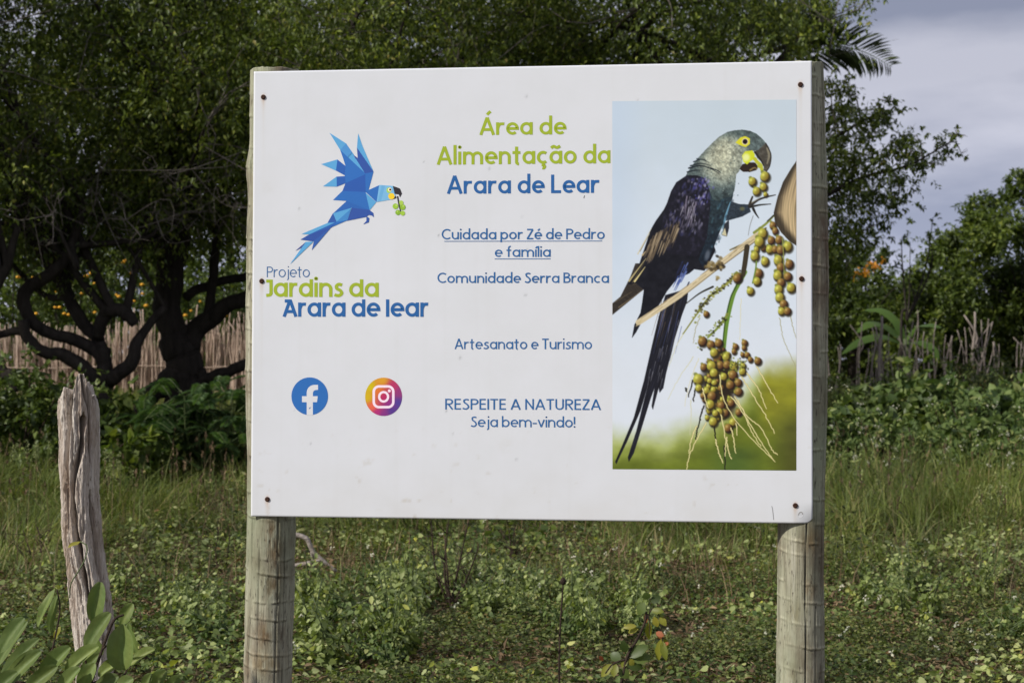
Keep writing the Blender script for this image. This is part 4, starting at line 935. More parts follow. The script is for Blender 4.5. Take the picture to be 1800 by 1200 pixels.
Y2 = 20.4
tree('low crooked tree with limbs twisting sideways behind the broken post', (184, 780), Y2, [
    ([(184, 790), (183, 720), (184, 660), (184, 610)], Y2, (19, 16, 15, 13)), ([(184, 628), (158, 607), (122, 592), (85, 585), (55, 560), (42, 525), (62, 500), (98, 474), (130, 430), (150, 360)], (20.4, 20.4, 20.3, 20.2, 20.1, 20.1, 20.1, 20, 20, 20), (12, 12, 11, 11, 12, 13, 12, 11, 9, 6)),
    ([(182, 622), (168, 590), (140, 556), (116, 515), (108, 478), (118, 440), (116, 380)], (20.4, 20.5, 20.5, 20.6, 20.7, 20.8, 20.9), (11, 11, 12, 12, 11, 11, 8)), ([(170, 592), (178, 560), (196, 545), (222, 552), (238, 570)], (20.4, 20.3, 20.2, 20.2, 20.2), (10, 12, 12, 12, 9)),
    ([(190, 668), (215, 652), (236, 628), (246, 596), (262, 570), (290, 540)], (20.4, 20.3, 20.3, 20.3, 20.4, 20.4), (14, 13, 12, 10, 8, 6)), ([(180, 668), (150, 648), (112, 626), (72, 615), (48, 596), (40, 560)], (20.4, 20.3, 20.2, 20.1, 20, 20), (14, 13, 12, 11, 10, 10)), ([(50, 582), (20, 582), (-20, 588), (-90, 560)], 20, (8, 7, 7, 6))],
    (-6.3, 20.6, 5.0), (3.0, 3.0, 2.6), 520, 240, .062, 'canopy', 202, 2.78, dead=10)
tree('leaning tree at the left edge whose bent bare limb points at the broken post', (-70, 800), 19.6, [
    ([(-60, 810), (-66, 740), (-90, 680), (-120, 600), (-130, 500)], 19.6, (26, 22, 20, 18, 14)), ([(-80, 700), (-50, 655), (-15, 646), (14, 664), (36, 682)], 19.6, (18, 17, 16, 16, 13)), ([(-110, 620), (-70, 560), (-20, 520), (10, 470), (30, 400)], (19.6, 19.5, 19.4, 19.4, 19.4), (12, 12, 11, 9, 6))],
    (-8.2, 19.6, 5.2), (2.8, 2.8, 2.7), 340, 230, .066, 'canopy', 303, 2.85, dead=3)
R_ = [(1470, 150, 30), (1480, 200, 44), (1520, 230, 38), (1555, 195, 26), (1540, 210, 24), (1500, 300, 58), (1560, 275, 42), (1590, 240, 24), (1600, 262, 24), (1470, 260, 46), (1530, 345, 52), (1590, 320, 32), (1610, 285, 26), (1638, 285, 20), (1662, 258, 22), (1682, 236, 14), (1690, 270, 9), (1470, 400, 48), (1500, 420, 40),
      (1572, 360, 22), (1460, 330, 54), (1455, 470, 44), (1545, 395, 22), (1400, 62, 42), (1408, 104, 24),  (1455, 20, 9), (1448, 35, 9), (1380, 20, 42),  (1490, 165, 14), (1572, 180, 14), (1440, 520, 40), (1485, 480, 30)]
tree('leafy tree behind the sign with sprays of leaves standing out against the sky', (1180, 800), 23.0, [
    ([(1180, 810), (1175, 700), (1190, 600), (1200, 480)], 23, (38, 32, 28, 26)), ([(1195, 560), (1270, 440), (1360, 380), (1440, 350), (1520, 310), (1600, 290), (1670, 250)], (23, 22.9, 22.8, 22.7, 22.6, 22.5, 22.5), (14, 10, 7, 5, 3, 2, 1.2)), ([(1200, 500), (1280, 380), (1380, 300), (1470, 240), (1550, 195)], 22.9, (14, 9, 6, 3, 1.2)),
    ([(1200, 490), (1230, 360), (1280, 220), (1370, 110), (1440, 40)], 23, (20, 16, 12, 8, 2)), ([(1195, 500), (1140, 360), (1080, 200), (1020, 60)], 23, (18, 14, 10, 6)), ([(1350, 385), (1420, 400), (1480, 410)], 22.8, (5, 3, 1.5))],
    (1.55, 22.8, 5.1), (2.3, 3.0, 2.5), 340, 235, .066, 'canopy', 404, 3.1, R_, extra_per=430, ntw=200)
tree('broad dark tree with its crown rising over the middle of the sign', (760, 800), 24.5, [
    ([(760, 810), (750, 700), (765, 600), (760, 480)], 24.5, (40, 34, 30, 26)), ([(760, 520), (680, 400), (600, 280), (560, 160)], 24.5, (20, 16, 10, 6)), ([(762, 500), (850, 360), (930, 220), (980, 80)], 24.5, (18, 14, 10, 6))],
    (-.9, 24.3, 5.3), (3.2, 2.6, 2.8), 400, 235, .070, 'canopy', 505, 3.1, ntw=160)

# ------------------------------------------------------------------ right: dense tree, small tree
R2 = [(1795, 330, 34), (1760, 362, 34), (1735, 395, 40), (1838, 320, 48), (1800, 400, 66), (1720, 430, 52), (1682, 440, 36), (1655, 462, 38), (1700, 500, 66), (1780, 500, 76), (1642, 515, 52), (1612, 480, 24), (1870, 420, 80), (1850, 530, 76), (1930, 480, 80), (1750, 560, 66), (1680, 570, 60), (1625, 555, 44), (1708, 398, 22), (1775, 338, 16), (1662, 428, 18), (1690, 415, 20), (1590, 530, 40), (1900, 340, 60)]
def dense(label, L_, Y, dy, seed, mat, ll, per, trunk, name='dense_tree', cat='tree', reps=3, tr=.13):
    rng = np.random.default_rng(seed); b = W(np.array([trunk[0]]), np.array([700]), np.array([Y]))[0]; b[2] = gz(b[0], b[1])
    root = thing(name, b, label, cat)
    c, r = pxlist(rng, L_, Y, dy); nod = np.array([b, b + [0, 0, .7], b + [.05, 0, 1.4]]); acc = Acc(); nod = b + np.array([[0, 0, 0], [0, 0, .45], [.03, 0, .5]]) * (c[:, 2].mean() - b[2]) * 1.1; acc.add(*tube(spline(nod, 10), np.linspace(tr, tr * .55, 10), 9, True, .1, seed))
    for q in c[::2]: acc.add(*tube(spline([nod[2] - [0, 0, .2], (nod[2] + q) / 2 + rng.normal(size=3) * .15, q], 9), np.linspace(.020, .006, 9), 6, False))
    acc.build('trunk', M['bark_dark'], root, True)
    cc = np.repeat(c, reps, 0) + rng.normal(size=(len(c) * reps, 3)) * np.repeat(r, reps)[:, None] * np.array([.45, .9, .4]); rr = np.repeat(r, reps) * rng.uniform(.4, .75, len(c) * reps)
    F = Acc(); F.add(*clumps(rng, cc, rr, np.clip((rr / .3) ** 2 * per, 12, 900), ll, droop=.1, up=.9)); F.build('crown', M[mat], root); return root
dense('dense deep green rounded tree behind the stick fence at the right edge', R2, 36, 1.0, 606, 'canopy_dark', .11, 330, (1790,), reps=4)
dense('slim sparse tree whose few leaf sprays stand left of the dense rounded tree', [(1640, 382, 16), (1618, 362, 9), (1632, 408, 18), (1603, 388, 10), (1585, 418, 16), (1562, 440, 16), (1600, 430, 14), (1545, 455, 18), (1574, 448, 18)], 30.5, .5, 707, 'canopy_dark', .075, 210, (1585,), 'slender_tree', reps=3, tr=.03)
o_ = dense('low bushy tree with a patch of orange blossom behind the right fence', [(1460, 520, 60), (1500, 500, 44), (1540, 520, 50), (1570, 560, 50), (1480, 580, 56), (1530, 590, 60), (1610, 590, 50), (1420, 560, 70), (1580, 500, 30), (1470, 460, 30), (1520, 470, 26)], 35, .8, 808, 'canopy_dark', .10, 300, (1500,), 'flowering_tree', reps=4)
rng = np.random.default_rng(3)
for (x, y) in ((1512, 478), (1522, 472), (1530, 466), (1518, 484), (1542, 462), (1548, 455), (1553, 460), (1508, 484), (1536, 470), (1527, 480), (1546, 466), (1500, 487)):
    c = W(np.array([x]), np.array([y]), np.array([34.0]))[0]
    cc = c + rng.normal(size=(9, 3)) * .035
    mk('blossom', *leaves(cc, rng.normal(size=(9, 3)), rng.normal(size=(9, 3)) + [0, -.8, .3], .07, .055), M['orange'], o_)

# far wall of scrub behind the fences
for k, (x, y, ry_, lab) in enumerate([(-60, 560, 1.5, 'dark scrubby tree far behind the left end of the stick fence'), (160, 500, 1.8, 'tall dark backdrop tree seen through the bent limbs'), (390, 500, 1.8, 'dark backdrop tree behind the thick forked trunk'), (640, 520, 1.7, 'dark backdrop tree hidden behind the left half of the sign'),
                                      (900, 520, 1.7, 'dark backdrop tree hidden behind the middle of the sign'), (1180, 520, 1.7, 'dark backdrop tree hidden behind the printed bird picture'), (1400, 560, 1.4, 'dark backdrop tree beside the right post'), (1700, 590, 1.2, 'low dark scrub tree under the dense rounded tree'), (1880, 590, 1.2, 'low dark scrub tree at the far right behind the fence'), (-330, 540, 1.7, 'dark backdrop tree beyond the left frame edge'), (-620, 540, 1.7, 'dark backdrop tree far beyond the left frame edge'), (2120, 590, 1.4, 'low dark scrub tree beyond the right frame edge'), (2380, 590, 1.6, 'low dark scrub tree far beyond the right frame edge')]):
    rng = np.random.default_rng(900 + k); c = W(np.array([x]), np.array([y]), np.array([39.0]))[0]; b = c.copy(); b[2] = .74
    tall = x < 1350
    if tall: c[2] += 2.6; ry_ += 2.6
    root = thing('backdrop_tree', b, lab, 'tree')
    acc = Acc(); acc.add(*tube(spline([b, (b + c) / 2 + [.2, 0, 0], c + [0, 0, .5]], 10), np.linspace(.15, .06, 10), 8)); acc.build('trunk', M['bark_dark'], root, True)
    nc = 230 if tall else 75; cen = ellip(rng, nc, c, (2.3, 1.2, ry_ + .6), .1); F = Acc(); F.add(*clumps(rng, cen, rng.uniform(.45, .85, nc), 150, .13)); F.build('crown', M['canopy_dark'], root)

low = ['low scrub behind the left end of the stick fence', 'low scrub behind the fence and the bent limbs', 'low scrub behind the fence and the thick forked trunk', 'low scrub behind the left sign post', 'low scrub behind the left half of the sign', 'low scrub behind the middle of the sign', 'low scrub behind the bird picture', 'low scrub behind the banana plant', 'low scrub in the gap under the slim sparse tree', 'low scrub under the dense rounded tree', 'low scrub at the far right end of the fence']
for k, lab in enumerate(low):
    x = -110 + k * 200; rng = np.random.default_rng(950 + k); b = W(np.array([x]), np.array([690]), np.array([36.0]))[0]; b[2] = gz(b[0], b[1]); root = thing('scrub', b, lab, 'shrub'); acc = Acc()
    cen = ellip(rng, 60, b + [0, 0, 1.15], (1.55, .6, 1.25), .05); cen[:, 2] = np.maximum(cen[:, 2], b[2] + .1)
    for c in cen[:10]: acc.add(*tube(spline([b, (b + c) / 2 + rng.normal(size=3) * .08, c], 7), np.linspace(.02, .007, 7), 5, False))
    acc.build('stem', M['bark_dark'], root); F = Acc(); F.add(*clumps(rng, cen, rng.uniform(.35, .6, 60), 130, .11)); F.build('foliage', M['canopy_dark'], root)

# ------------------------------------------------------------------ fruit bushes seen under the canopy
M['fruit'] = m_solid('orange_fruit_skin', (.80, .40, .03), .45, .2)
def fruit_bush(x, ytop, label, spots, seed, Y=33.0):
    rng = np.random.default_rng(seed); b = W(np.array([x]), np.array([690]), np.array([Y]))[0]; b[2] = gz(b[0], b[1]); top = W(np.array([x]), np.array([ytop]), np.array([Y]))[0]
    root = thing('fruit_bush', b, label, 'bush', 'orange dotted bushes behind the fence')
    h = top[2] - b[2]; cen = ellip(rng, 34, b + [0, 0, h * .58], (.85, .6, h * .46), .2); acc = Acc()
    for c in cen[:14]: acc.add(*tube(spline([b, (b + c) / 2 + rng.normal(size=3) * .08, c], 7), np.linspace(.025, .008, 7), 5, False))
    acc.build('stem', M['bark_dark'], root); F = Acc(); F.add(*clumps(rng, cen, rng.uniform(.3, .5, 34), 120, .085, droop=.3)); F.build('foliage', M['canopy_bright'], root)
    for (fx, fy) in spots:
        c = W(np.array([fx]), np.array([fy]), np.array([Y - .75]))[0]; a = np.linspace(0, math.pi, 6); r = .026 * rng.uniform(.8, 1.25)
        P = np.stack([np.zeros(6), np.zeros(6), r * np.cos(a)], 1) + c; mk('fruit', *tube(P, np.maximum(r * np.sin(a), .003) * 1.5, 8), M['fruit'], root, True)
fruit_bush(50, 452, 'leafy bush with orange fruit seen furthest left under the branches', [(32, 487), (57, 488), (43, 508), (42, 517), (70, 500)], 11)
fruit_bush(135, 440, 'leafy bush with orange fruit framed by the bent limbs of the low tree', [(100, 512), (97, 540), (105, 540), (113, 551), (121, 553), (64, 551), (152, 485), (160, 480), (166, 498), (167, 549), (144, 515)], 12)
fruit_bush(225, 440, 'leafy bush with orange fruit between the low tree and the thick trunk', [(217, 462), (220, 458), (250, 500), (251, 516), (257, 537), (209, 521), (205, 518), (236, 529), (232, 480)], 13)
fruit_bush(345, 455, 'leafy bush with orange fruit in the fork of the thick trunk', [(326, 554), (336, 546), (344, 560), (352, 530)], 14)
fruit_bush(430, 455, 'leafy bush with orange fruit next to the left sign post', [(412, 540), (398, 555)], 15)

# ------------------------------------------------------------------ stick fences
def stake(rng, b, h, r, lean, fork=False, bend=.05):
    d = np.array([lean, rng.normal(0, .04), 1.0]); t = np.linspace(0, 1, 9)[:, None]
    P = b + d * h * t + np.stack([bend * h * np.sin(t[:, 0] * 5 + rng.uniform(0, 6)), bend * .5 * h * np.sin(t[:, 0] * 4 + rng.uniform(0, 6)), 0 * t[:, 0]], 1) * t
    acc = Acc(); acc.add(*tube(P, np.linspace(r, r * .38, 9) * rng.uniform(.85, 1.15, 9), 7, True))
    if fork:
        q = P[5]; acc.add(*tube(spline([q, q + [.07 * rng.choice([-1, 1]), 0, .12 * h], q + [.16 * rng.choice([-1, 1]), 0, .34 * h]], 6), np.linspace(r * .6, r * .35, 6), 6, True))
    return acc
rng = np.random.default_rng(77)
fl_ = thing('stick_fence', W(np.array([250]), np.array([690]), np.array([30.]))[0], 'closely set wattle fence of pale brown sticks behind the tree trunks', 'fence')
for k in range(100):
    x = -70 + k * 5.55 + rng.uniform(-2, 2); b = W(np.array([x]), np.array([690]), np.array([30 + rng.uniform(-.12, .12)]))[0]; b[2] = gz(b[0], b[1]) - .15
    hp = np.interp(x, [-70, 60, 110, 180, 240, 300, 360, 440, 520], [585, 590, 600, 575, 548, 560, 565, 545, 550]); ht = 1.4 + (635 - hp) / 100 - b[2] + rng.normal(0, .09)
    stake(rng, b, ht, rng.uniform(.014, .028), rng.normal(0, .04), rng.random() < .08, .02).build('stake', M['stick'], fl_, True)
acc = Acc()
for k in range(560):
    x = -75 + k * 1.02; b = W(np.array([x]), np.array([690]), np.array([30.1 + rng.uniform(-.25, .2)]))[0]; b[2] = gz(b[0], b[1]) - .15
    a_ = stake(rng, b, rng.uniform(1.05, 1.55), rng.uniform(.009, .019), rng.normal(0, .06), False, .02); acc.add(np.concatenate(a_.V), a_.F)
o_ = acc.build('brushwood', M['stick'], fl_, True); o_['kind'] = 'stuff'
for zr in (1.3,):
    P = np.array([W(np.array([x]), np.array([690]), np.array([29.85]))[0] for x in np.linspace(-70, 490, 9)]); P[:, 2] = zr + rng.normal(0, .02, 9); acc = Acc(); acc.add(*tube(spline(P, 60), .009, 6)); acc.build('rail', M['stick'], fl_, True)
fr_ = thing('stick_fence', W(np.array([1600]), np.array([665]), np.array([30.]))[0], 'gappy uneven stick fence behind the weeds right of the sign', 'fence')
spec = [(1457, 585, .03, -.02), (1465, 605, .035, .12), (1513, 566, .030, -.02), (1517, 612, .03, .1), (1528, 575, .028, .06), (1548, 556, .060, -.02), (1558, 570, .025, -.12), (1575, 585, .02, -.1), (1583, 562, .022, .16), (1578, 600, .025, .05), (1590, 570, .024, .0), (1598, 562, .026, .08), (1608, 545, .022, .01), (1612, 585, .024, .02), (1625, 582, .024, .0),
        (1642, 565, .024, .02), (1658, 590, .03, .08), (1677, 598, .02, .1), (1712, 548, .055, -.02), (1718, 560, .028, .08), (1722, 570, .025, -.08), (1708, 575, .022, -.12), (1727, 600, .025, .15), (1744, 562, .026, -.14), (1752, 600, .024, -.08), (1780, 600, .022, .08), (1788, 588, .026, .1), (1793, 600, .022, .02), (1828, 575, .03, -.05), (1850, 590, .028, .06), (1872, 570, .03, 0), (1890, 590, .03, .05)]
for (x, y, r, ln) in spec:
    b = W(np.array([x]), np.array([675]), np.array([30 + rng.uniform(-.1, .1)]))[0]; b[2] = gz(b[0], b[1]) - .1
    stake(rng, b, 1.4 + (635 - y) / 100 - b[2], r * .8, ln, rng.random() < .3, .035).build('stake', M['stick_grey'], fr_, True)
for k in range(58):
    x = rng.uniform(1300, 1900); b = W(np.array([x]), np.array([675]), np.array([30 + rng.uniform(-.15, .15)]))[0]; b[2] = gz(b[0], b[1]) - .1
    stake(rng, b, rng.uniform(.75, 1.25), rng.uniform(.010, .019), rng.normal(0, .07), rng.random() < .15, .03).build('stake', M['stick_grey'], fr_, True)

# ------------------------------------------------------------------ palm and banana
rng = np.random.default_rng(31); Yp = 29.0
pc = W(np.array([1385]), np.array([105]), np.array([Yp]))[0]; pb = pc.copy(); pb[2] = gz(pc[0], pc[1])
palm = thing('palm_tree', pb, 'feathery palm whose dark frond arches into the sky right of the sign top', 'palm')
acc = Acc(); P = spline([pb, pb + [.1, 0, 2.5], pc], 30); acc.add(*tube(P, np.linspace(.17, .12, 30) * (1 + .06 * np.sin(np.arange(30) * 2.2)), 12)); acc.build('trunk', M['bark_dark'], palm, True)
def frond(pts, ll, nl, parent, name='frond', wd=.035):
    R = spline(pts, 40); acc = Acc(); acc.add(*tube(R, np.linspace(.018, .005, 40), 5))
    T = unit(np.gradient(R, axis=0)); t = np.linspace(.10, .995, nl); i = (t * 39).astype(int)
    for s in (-1, 1):
        side = unit(np.cross(T[i], [0, .85, .5])) * s; d = side * .9 + T[i] * .85 + rng.normal(size=(nl, 3)) * .06 + np.array([0, 0, -.05])
        l = ll * (np.sin(np.clip(t * .82 + .2, 0, 1) * math.pi) * .75 + .30) * rng.uniform(.85, 1.1, nl)
        acc.add(*leaves(R[i], d, np.tile([0.2, -.8, .5], (nl, 1)) + rng.normal(size=(nl, 3)) * .25, l, wd, T_LEAF))
    return acc.build(name, M['palm'], parent)
def WP(L_, Y): return [W(np.array([x]), np.array([y]), np.array([Y + dy]))[0] for x, y, dy in L_]
frond(WP([(1385, 105, 0), (1430, 92, -.1), (1470, 82, -.2), (1520, 92, -.3), (1568, 118, -.35)], Yp), .66, 40, palm, wd=.04)
frond(WP([(1385, 100, 0), (1415, 60, -.1), (1438, 20, -.2), (1455, -20, -.3)], Yp), .34, 40, palm)
for k in range(9):
    a = k * .7 + .4; r = rng.uniform(1.2, 1.6); tip = pc + [r * math.cos(a) * (.8 if math.cos(a) > 0 else 1), r * math.sin(a) + .6, rng.uniform(-.2, .9)]
    frond([pc, (pc + tip) / 2 + [0, 0, .5], tip], .45, 40, palm)
Yb_ = 32.0
bb = W(np.array([1590]), np.array([690]), np.array([Yb_]))[0]; bb[2] = gz(bb[0], bb[1])
ban = thing('banana_plant', bb, 'banana plant with wide pale green leaves just behind the right fence', 'plant')
acc = Acc(); acc.add(*tube(spline([bb, bb + [0, 0, .6], bb + [.05, 0, 1.1]], 10), np.linspace(.11, .07, 10), 10)); acc.build('stem', M['stem'], ban, True)
def paddle(pts, w, parent):
    R = spline(pts, 16); T = unit(np.gradient(R, axis=0)); side = unit(np.cross(T, [0, -.6, .8])); t = np.linspace(0, 1, 16); ww = w * np.sin(np.clip(.06 + t * .94, 0, 1) * math.pi) ** .6 * (1 + .06 * rng.normal(size=16)); ww[-1] = .01
    dz = np.array([0, 0, 1.]) * .18; V = np.concatenate([R + side * ww[:, None] - dz * ww[:, None], R, R - side * ww[:, None] - dz * ww[:, None]]); i = np.arange(15)
    mk('leaf', V, np.concatenate([np.stack([i, i + 1, i + 17, i + 16], -1), np.stack([i + 16, i + 17, i + 33, i + 32], -1)]), M['banana'], parent, True)
for L_, w in (([(1590, 600, 0), (1612, 575, -.2), (1632, 570, -.5), (1656, 576, -.7)], .13), ([(1590, 600, 0), (1560, 575, 0), (1530, 568, -.2), (1505, 585, -.3)], .15), ([(1590, 605, 0), (1550, 590, -.3), (1510, 600, -.5), (1480, 622, -.6)], .14), ([(1590, 605, 0), (1615, 600, -.4), (1640, 612, -.6), (1650, 632, -.7)], .13), ([(1590, 600, 0), (1575, 565, .1), (1550, 545, .3), (1520, 545, .4)], .14)):
    paddle(WP(L_, Yb_), w * .72, ban)

# ------------------------------------------------------------------ undergrowth bushes
def bush(label, px, Y, rx, ry, h, ll, ncl, per, mat, seed, tpl=T_FOLD, asp=.55, name='bush', group=None, droop=.15, up=1.0, rcl=.22, flowers=0, stems=14):
    rng = np.random.default_rng(seed); b = W(np.array([px]), np.array([700]), np.array([Y]))[0]; b[2] = gz(b[0], b[1])
    root = thing(name, b, label, 'bush', group)
    cen = ellip(rng, ncl, b + [0, 0, h * .5], (rx, ry, h * .56), .25); cen[:, 2] = np.maximum(cen[:, 2], b[2] + .05)
    acc = Acc()
    for c in cen[:stems]: acc.add(*tube(spline([b + rng.normal(size=3) * [.12, .12, 0], (b + c) / 2 + rng.normal(size=3) * .06, c], 7), np.linspace(.014, .005, 7), 5, False))
    acc.build('stem', M['dark_twig'], root); F = Acc(); F.add(*clumps(rng, cen, rng.uniform(.7, 1.3, ncl) * rcl, per, ll, droop, .9, asp, up, tpl)); F.build('foliage', M[mat], root)
    if flowers:
        A = Acc(); cc = cen[cen[:, 1] < b[1]]; cc = cc[rng.integers(len(cc), size=flowers)] + rng.normal(size=(flowers, 3)) * .1 + [0, -.1, .1]
        for c in cc:
            m = 7; A.add(*leaves(c + rng.normal(size=(m, 3)) * .018, rng.normal(size=(m, 3)), rng.normal(size=(m, 3)) * .5 + [0, -.5, 1], .022, .02))
        o = A.build('blossom', M['white_flower'], root); o['kind'] = 'stuff'
    return root
bush('dark broad-leaved bush at the left edge behind the broken post', 40, 17.6, .75, .6, 1.15, .085, 50, 60, 'bush', 21)
bush('dark bush with glossy leaves partly hidden by the broken post', 130, 17.9, .5, .5, .98, .08, 34, 60, 'bush', 22)
bush('leafy bush in front of the low crooked tree base', 225, 17.7, .5, .5, .74, .10, 34, 50, 'bush', 23, T_HEART, .8)
bush('low leafy bush with paler leaves right beside the broken post', 212, 16.6, .3, .3, .62, .095, 16, 34, 'canopy_bright', 24, T_HEART, .75)
bush('dark bush off the left edge of the view', -110, 18.0, .8, .6, 1.3, .09, 46, 60, 'bush', 25)
bush('dark bush standing behind the left half of the sign', 560, 18.4, .9, .7, 1.15, .09, 50, 60, 'bush', 26)
bush('dark bush standing behind the middle of the sign', 800, 18.6, .9, .7, 1.1, .09, 50, 60, 'bush', 27)
bush('dark bush standing behind the bird picture', 1060, 18.8, .9, .7, 1.1, .09, 50, 60, 'bush', 28)
bush('dark bush standing just left of the right post', 1320, 18.8, .9, .7, 1.1, .09, 50, 60, 'bush', 29)
bush('wide broad-leaved bush growing right of the right post', 1545, 19.4, .8, .6, .66, .105, 44, 40, 'bush', 30, T_HEART, .85, flowers=22)
bush('tallest broad-leaved bush in the middle of the right weeds', 1640, 20.2, .6, .5, .92, .105, 46, 44, 'weed_mid', 31, T_HEART, .85)
bush('rounded pale mound of weeds before the right fence', 1688, 23.5, .5, .5, .86, .06, 44, 70, 'cover', 32)
bush('dark green bush with white flowers at the right edge', 1765, 19.0, .6, .5, .78, .095, 46, 46, 'weed_mid', 33, T_HEART, .8, flowers=30)
bush('bush with large leaves outside the right edge', 1870, 19.4, .8, .6, .85, .10, 50, 46, 'weed_mid', 34, T_HEART, .8)
bush('low dark bush beside the lower right post', 1480, 18.6, .5, .45, .62, .08, 30, 46, 'weed_mid', 35, T_HEART, .8, flowers=18)
bush('low dark bush in the grass at the far right', 1730, 17.6, .7, .45, .55, .08, 40, 46, 'weed_mid', 36, T_HEART, .8, flowers=26)
bush('pale yellow-green weed clump next to the right post', 1478, 24.5, .4, .35, .62, .05, 26, 60, 'weed_pale', 37)
bush('yellow-green weed clump in front of the right fence', 1592, 24.8, .34, .3, .70, .05, 24, 60, 'weed_pale', 38)
bush('pale weed clump in front of the right fence at the edge', 1785, 24.0, .5, .35, .75, .055, 34, 60, 'cover', 39)
bush('weed clump beneath the tall stakes of the right fence', 1745, 26.0, .5, .4, .62, .06, 34, 60, 'bush', 40)
bush('weed clump at the foot of the right fence', 1540, 26.5, .6, .4, .40, .06, 30, 60, 'bush', 41)

tang = [(1475, 18.2, .45, .60, 'tangle of pale weeds leaning on the right post'), (1530, 20.8, .5, .72, 'tangle of pale weeds behind the wide broad-leaved bush'), (1600, 18.0, .5, .55, 'low pale tangle of weeds under the tallest broad-leaved bush'), (1700, 18.6, .5, .8, 'tangle of pale weeds between the two right bushes'), (1735, 21.5, .55, .78, 'tall tangle of pale weeds before the right fence stakes'),
        (1800, 20.5, .6, .85, 'tall tangle of pale weeds at the right frame edge'), (1665, 22.0, .5, .62, 'tangle of pale weeds beside the rounded mound'), (1780, 16.9, .5, .5, 'low pale tangle of weeds at the edge of the right grass'), (1580, 22.5, .5, .52, 'tangle of pale weeds under the yellow-green clump')]
for k_, (x_, Y_, r_, h_, lab_) in enumerate(tang):
    bush(lab_, x_, Y_, r_, .4, h_, .055, 36, 56, 'weed_mid', 140 + k_, T_LEAF, .42, name='weed_tangle', rcl=.17, droop=-.1, flowers=8 if k_ % 2 else 0, stems=22)
# feathery shrub with compound leaves
rng = np.random.default_rng(51); fb = W(np.array([360]), np.array([800]), np.array([17.4]))[0]; fb[2] = gz(fb[0], fb[1])
fern = thing('feathery_shrub', fb, 'feathery shrub with long compound leaves left of the left sign post', 'shrub')
A = Acc(); St = Acc()
for k in range(150):
    top = fb + np.array([rng.uniform(-.65, .75), rng.uniform(-.7, .5), 0]); top[2] = fb[2] + rng.uniform(.15, .92) * (1.12 - .45 * abs(top[0] - fb[0]))
    az = rng.uniform(0, 6.28); L_ = rng.uniform(.4, .68); d = np.array([math.cos(az), math.sin(az) * .7, .15])
    P = spline([top, top + d * L_ * .5 + [0, 0, .10], top + d * L_ + [0, 0, -.03]], 14); T = unit(np.gradient(P, axis=0)); St.add(*tube(P, np.linspace(.005, .002, 14), 4, False))
    n = 30; t = np.linspace(.12, .98, n); i = (t * 13).astype(int); f = t * 13 - i; pos = P[i] * (1 - f[:, None]) + P[np.minimum(i + 1, 13)] * f[:, None]
    for s in (-1, 1):
        side = unit(np.cross(T[i], [0, 0, 1.])) * s; l = .095 * (np.sin(np.clip(t * .9 + .1, 0, 1) * math.pi) * .7 + .35)
        A.add(*leaves(pos, side + T[i] * .45 + [0, 0, -.12], np.tile([0, -.2, 1.], (n, 1)) + rng.normal(size=(n, 3)) * .15, l, .019))
for k in range(26):
    e = fb + np.array([rng.uniform(-.5, .6), rng.uniform(-.5, .4), rng.uniform(.5, 1.0)]); St.add(*tube(spline([fb + rng.normal(size=3) * [.15, .15, 0], (fb + e) / 2 + rng.normal(size=3) * .05, e], 7), np.linspace(.012, .005, 7), 5, False))
St.build('stem', M['stem'], fern); A.build('foliage', M['fern'], fern)

# flowering weeds: tall stems with pale heads
def spike_weed(h, seed, head='cream_flower', nh=5):
    rng = np.random.default_rng(seed); root = thing('flowering_weed', (0, 0, 0), '', 'weed', 'pale flowering weeds in the grass')
    S_ = Acc(); Lf = Acc(); heads = []
    for k in range(nh):
        e = np.array([rng.normal(0, .09), rng.normal(0, .09), h * rng.uniform(.7, 1)]); P = spline([np.zeros(3), e * [.4, .4, .5], e], 8); S_.add(*tube(P, np.linspace(.005, .0025, 8), 4, False))
        n = 14; i = rng.integers(1, 7, n); Lf.add(*leaves(P[i], rng.normal(size=(n, 3)) + [0, 0, .2], rng.normal(size=(n, 3)) * .4 + [0, -.3, 1], rng.uniform(.03, .06, n), .02))
        n = 34 if head == 'cream_flower' else 10; t = rng.uniform(-.14, .03, n) * (1 if head == 'cream_flower' else .2); heads.append(leaves(e + np.stack([rng.normal(0, .014, n), rng.normal(0, .014, n), t], 1), rng.normal(size=(n, 3)), rng.normal(size=(n, 3)), .022, .018))
    S_.build('stem', M['stem'], root); Lf.build('foliage', M['weed_pale'], root); [mk('flower_head', *h_, M[head], root) for h_ in heads]; return root
sw = [spike_weed(.75, 61), spike_weed(.55, 62, 'cream_flower', 4), spike_weed(.6, 63, 'white_flower', 4)]
spots = [(75, 16.2, 0, .75, 'pale flowering weed left of the broken post'), (192, 15.8, 0, .72, 'pale flowering weed touching the right side of the broken post'), (208, 15.5, 1, .8, 'short pale flowering weed right of the broken post'), (1745, 13.5, 1, .8, 'pale flowering weed standing in the grass at the right'),
         (1500, 16.0, 2, .9, 'white flowered weed close to the right post'), (1525, 17.5, 2, 1.0, 'white flowered weed before the wide broad-leaved bush'), (1560, 16.4, 2, .8, 'small white flowered weed in the grass below the wide bush'), (1700, 21.0, 2, 1.5, 'tall white flowered weed rising in front of the right fence'), (1790, 16.0, 2, .8, 'white flowered weed at the right frame edge'), (1650, 16.8, 2, .7, 'white flowered weed in the middle of the right grass'),
         (1465, 17.0, 2, .8, 'white flowered weed half hidden by the right post'), (40, 16.8, 1, .9, 'pale flowering weed near the left frame edge')]
used = set()
for (x, Y, v, sc, lab) in spots:
    b = W(np.array([x]), np.array([700]), np.array([Y]))[0]; b[2] = gz(b[0], b[1])
    if v not in used: used.add(v); o = sw[v]; o.location = b; o.scale = (sc,) * 3; o['label'] = lab
    else: o = dup(sw[v], b, x * .7, sc, lab)

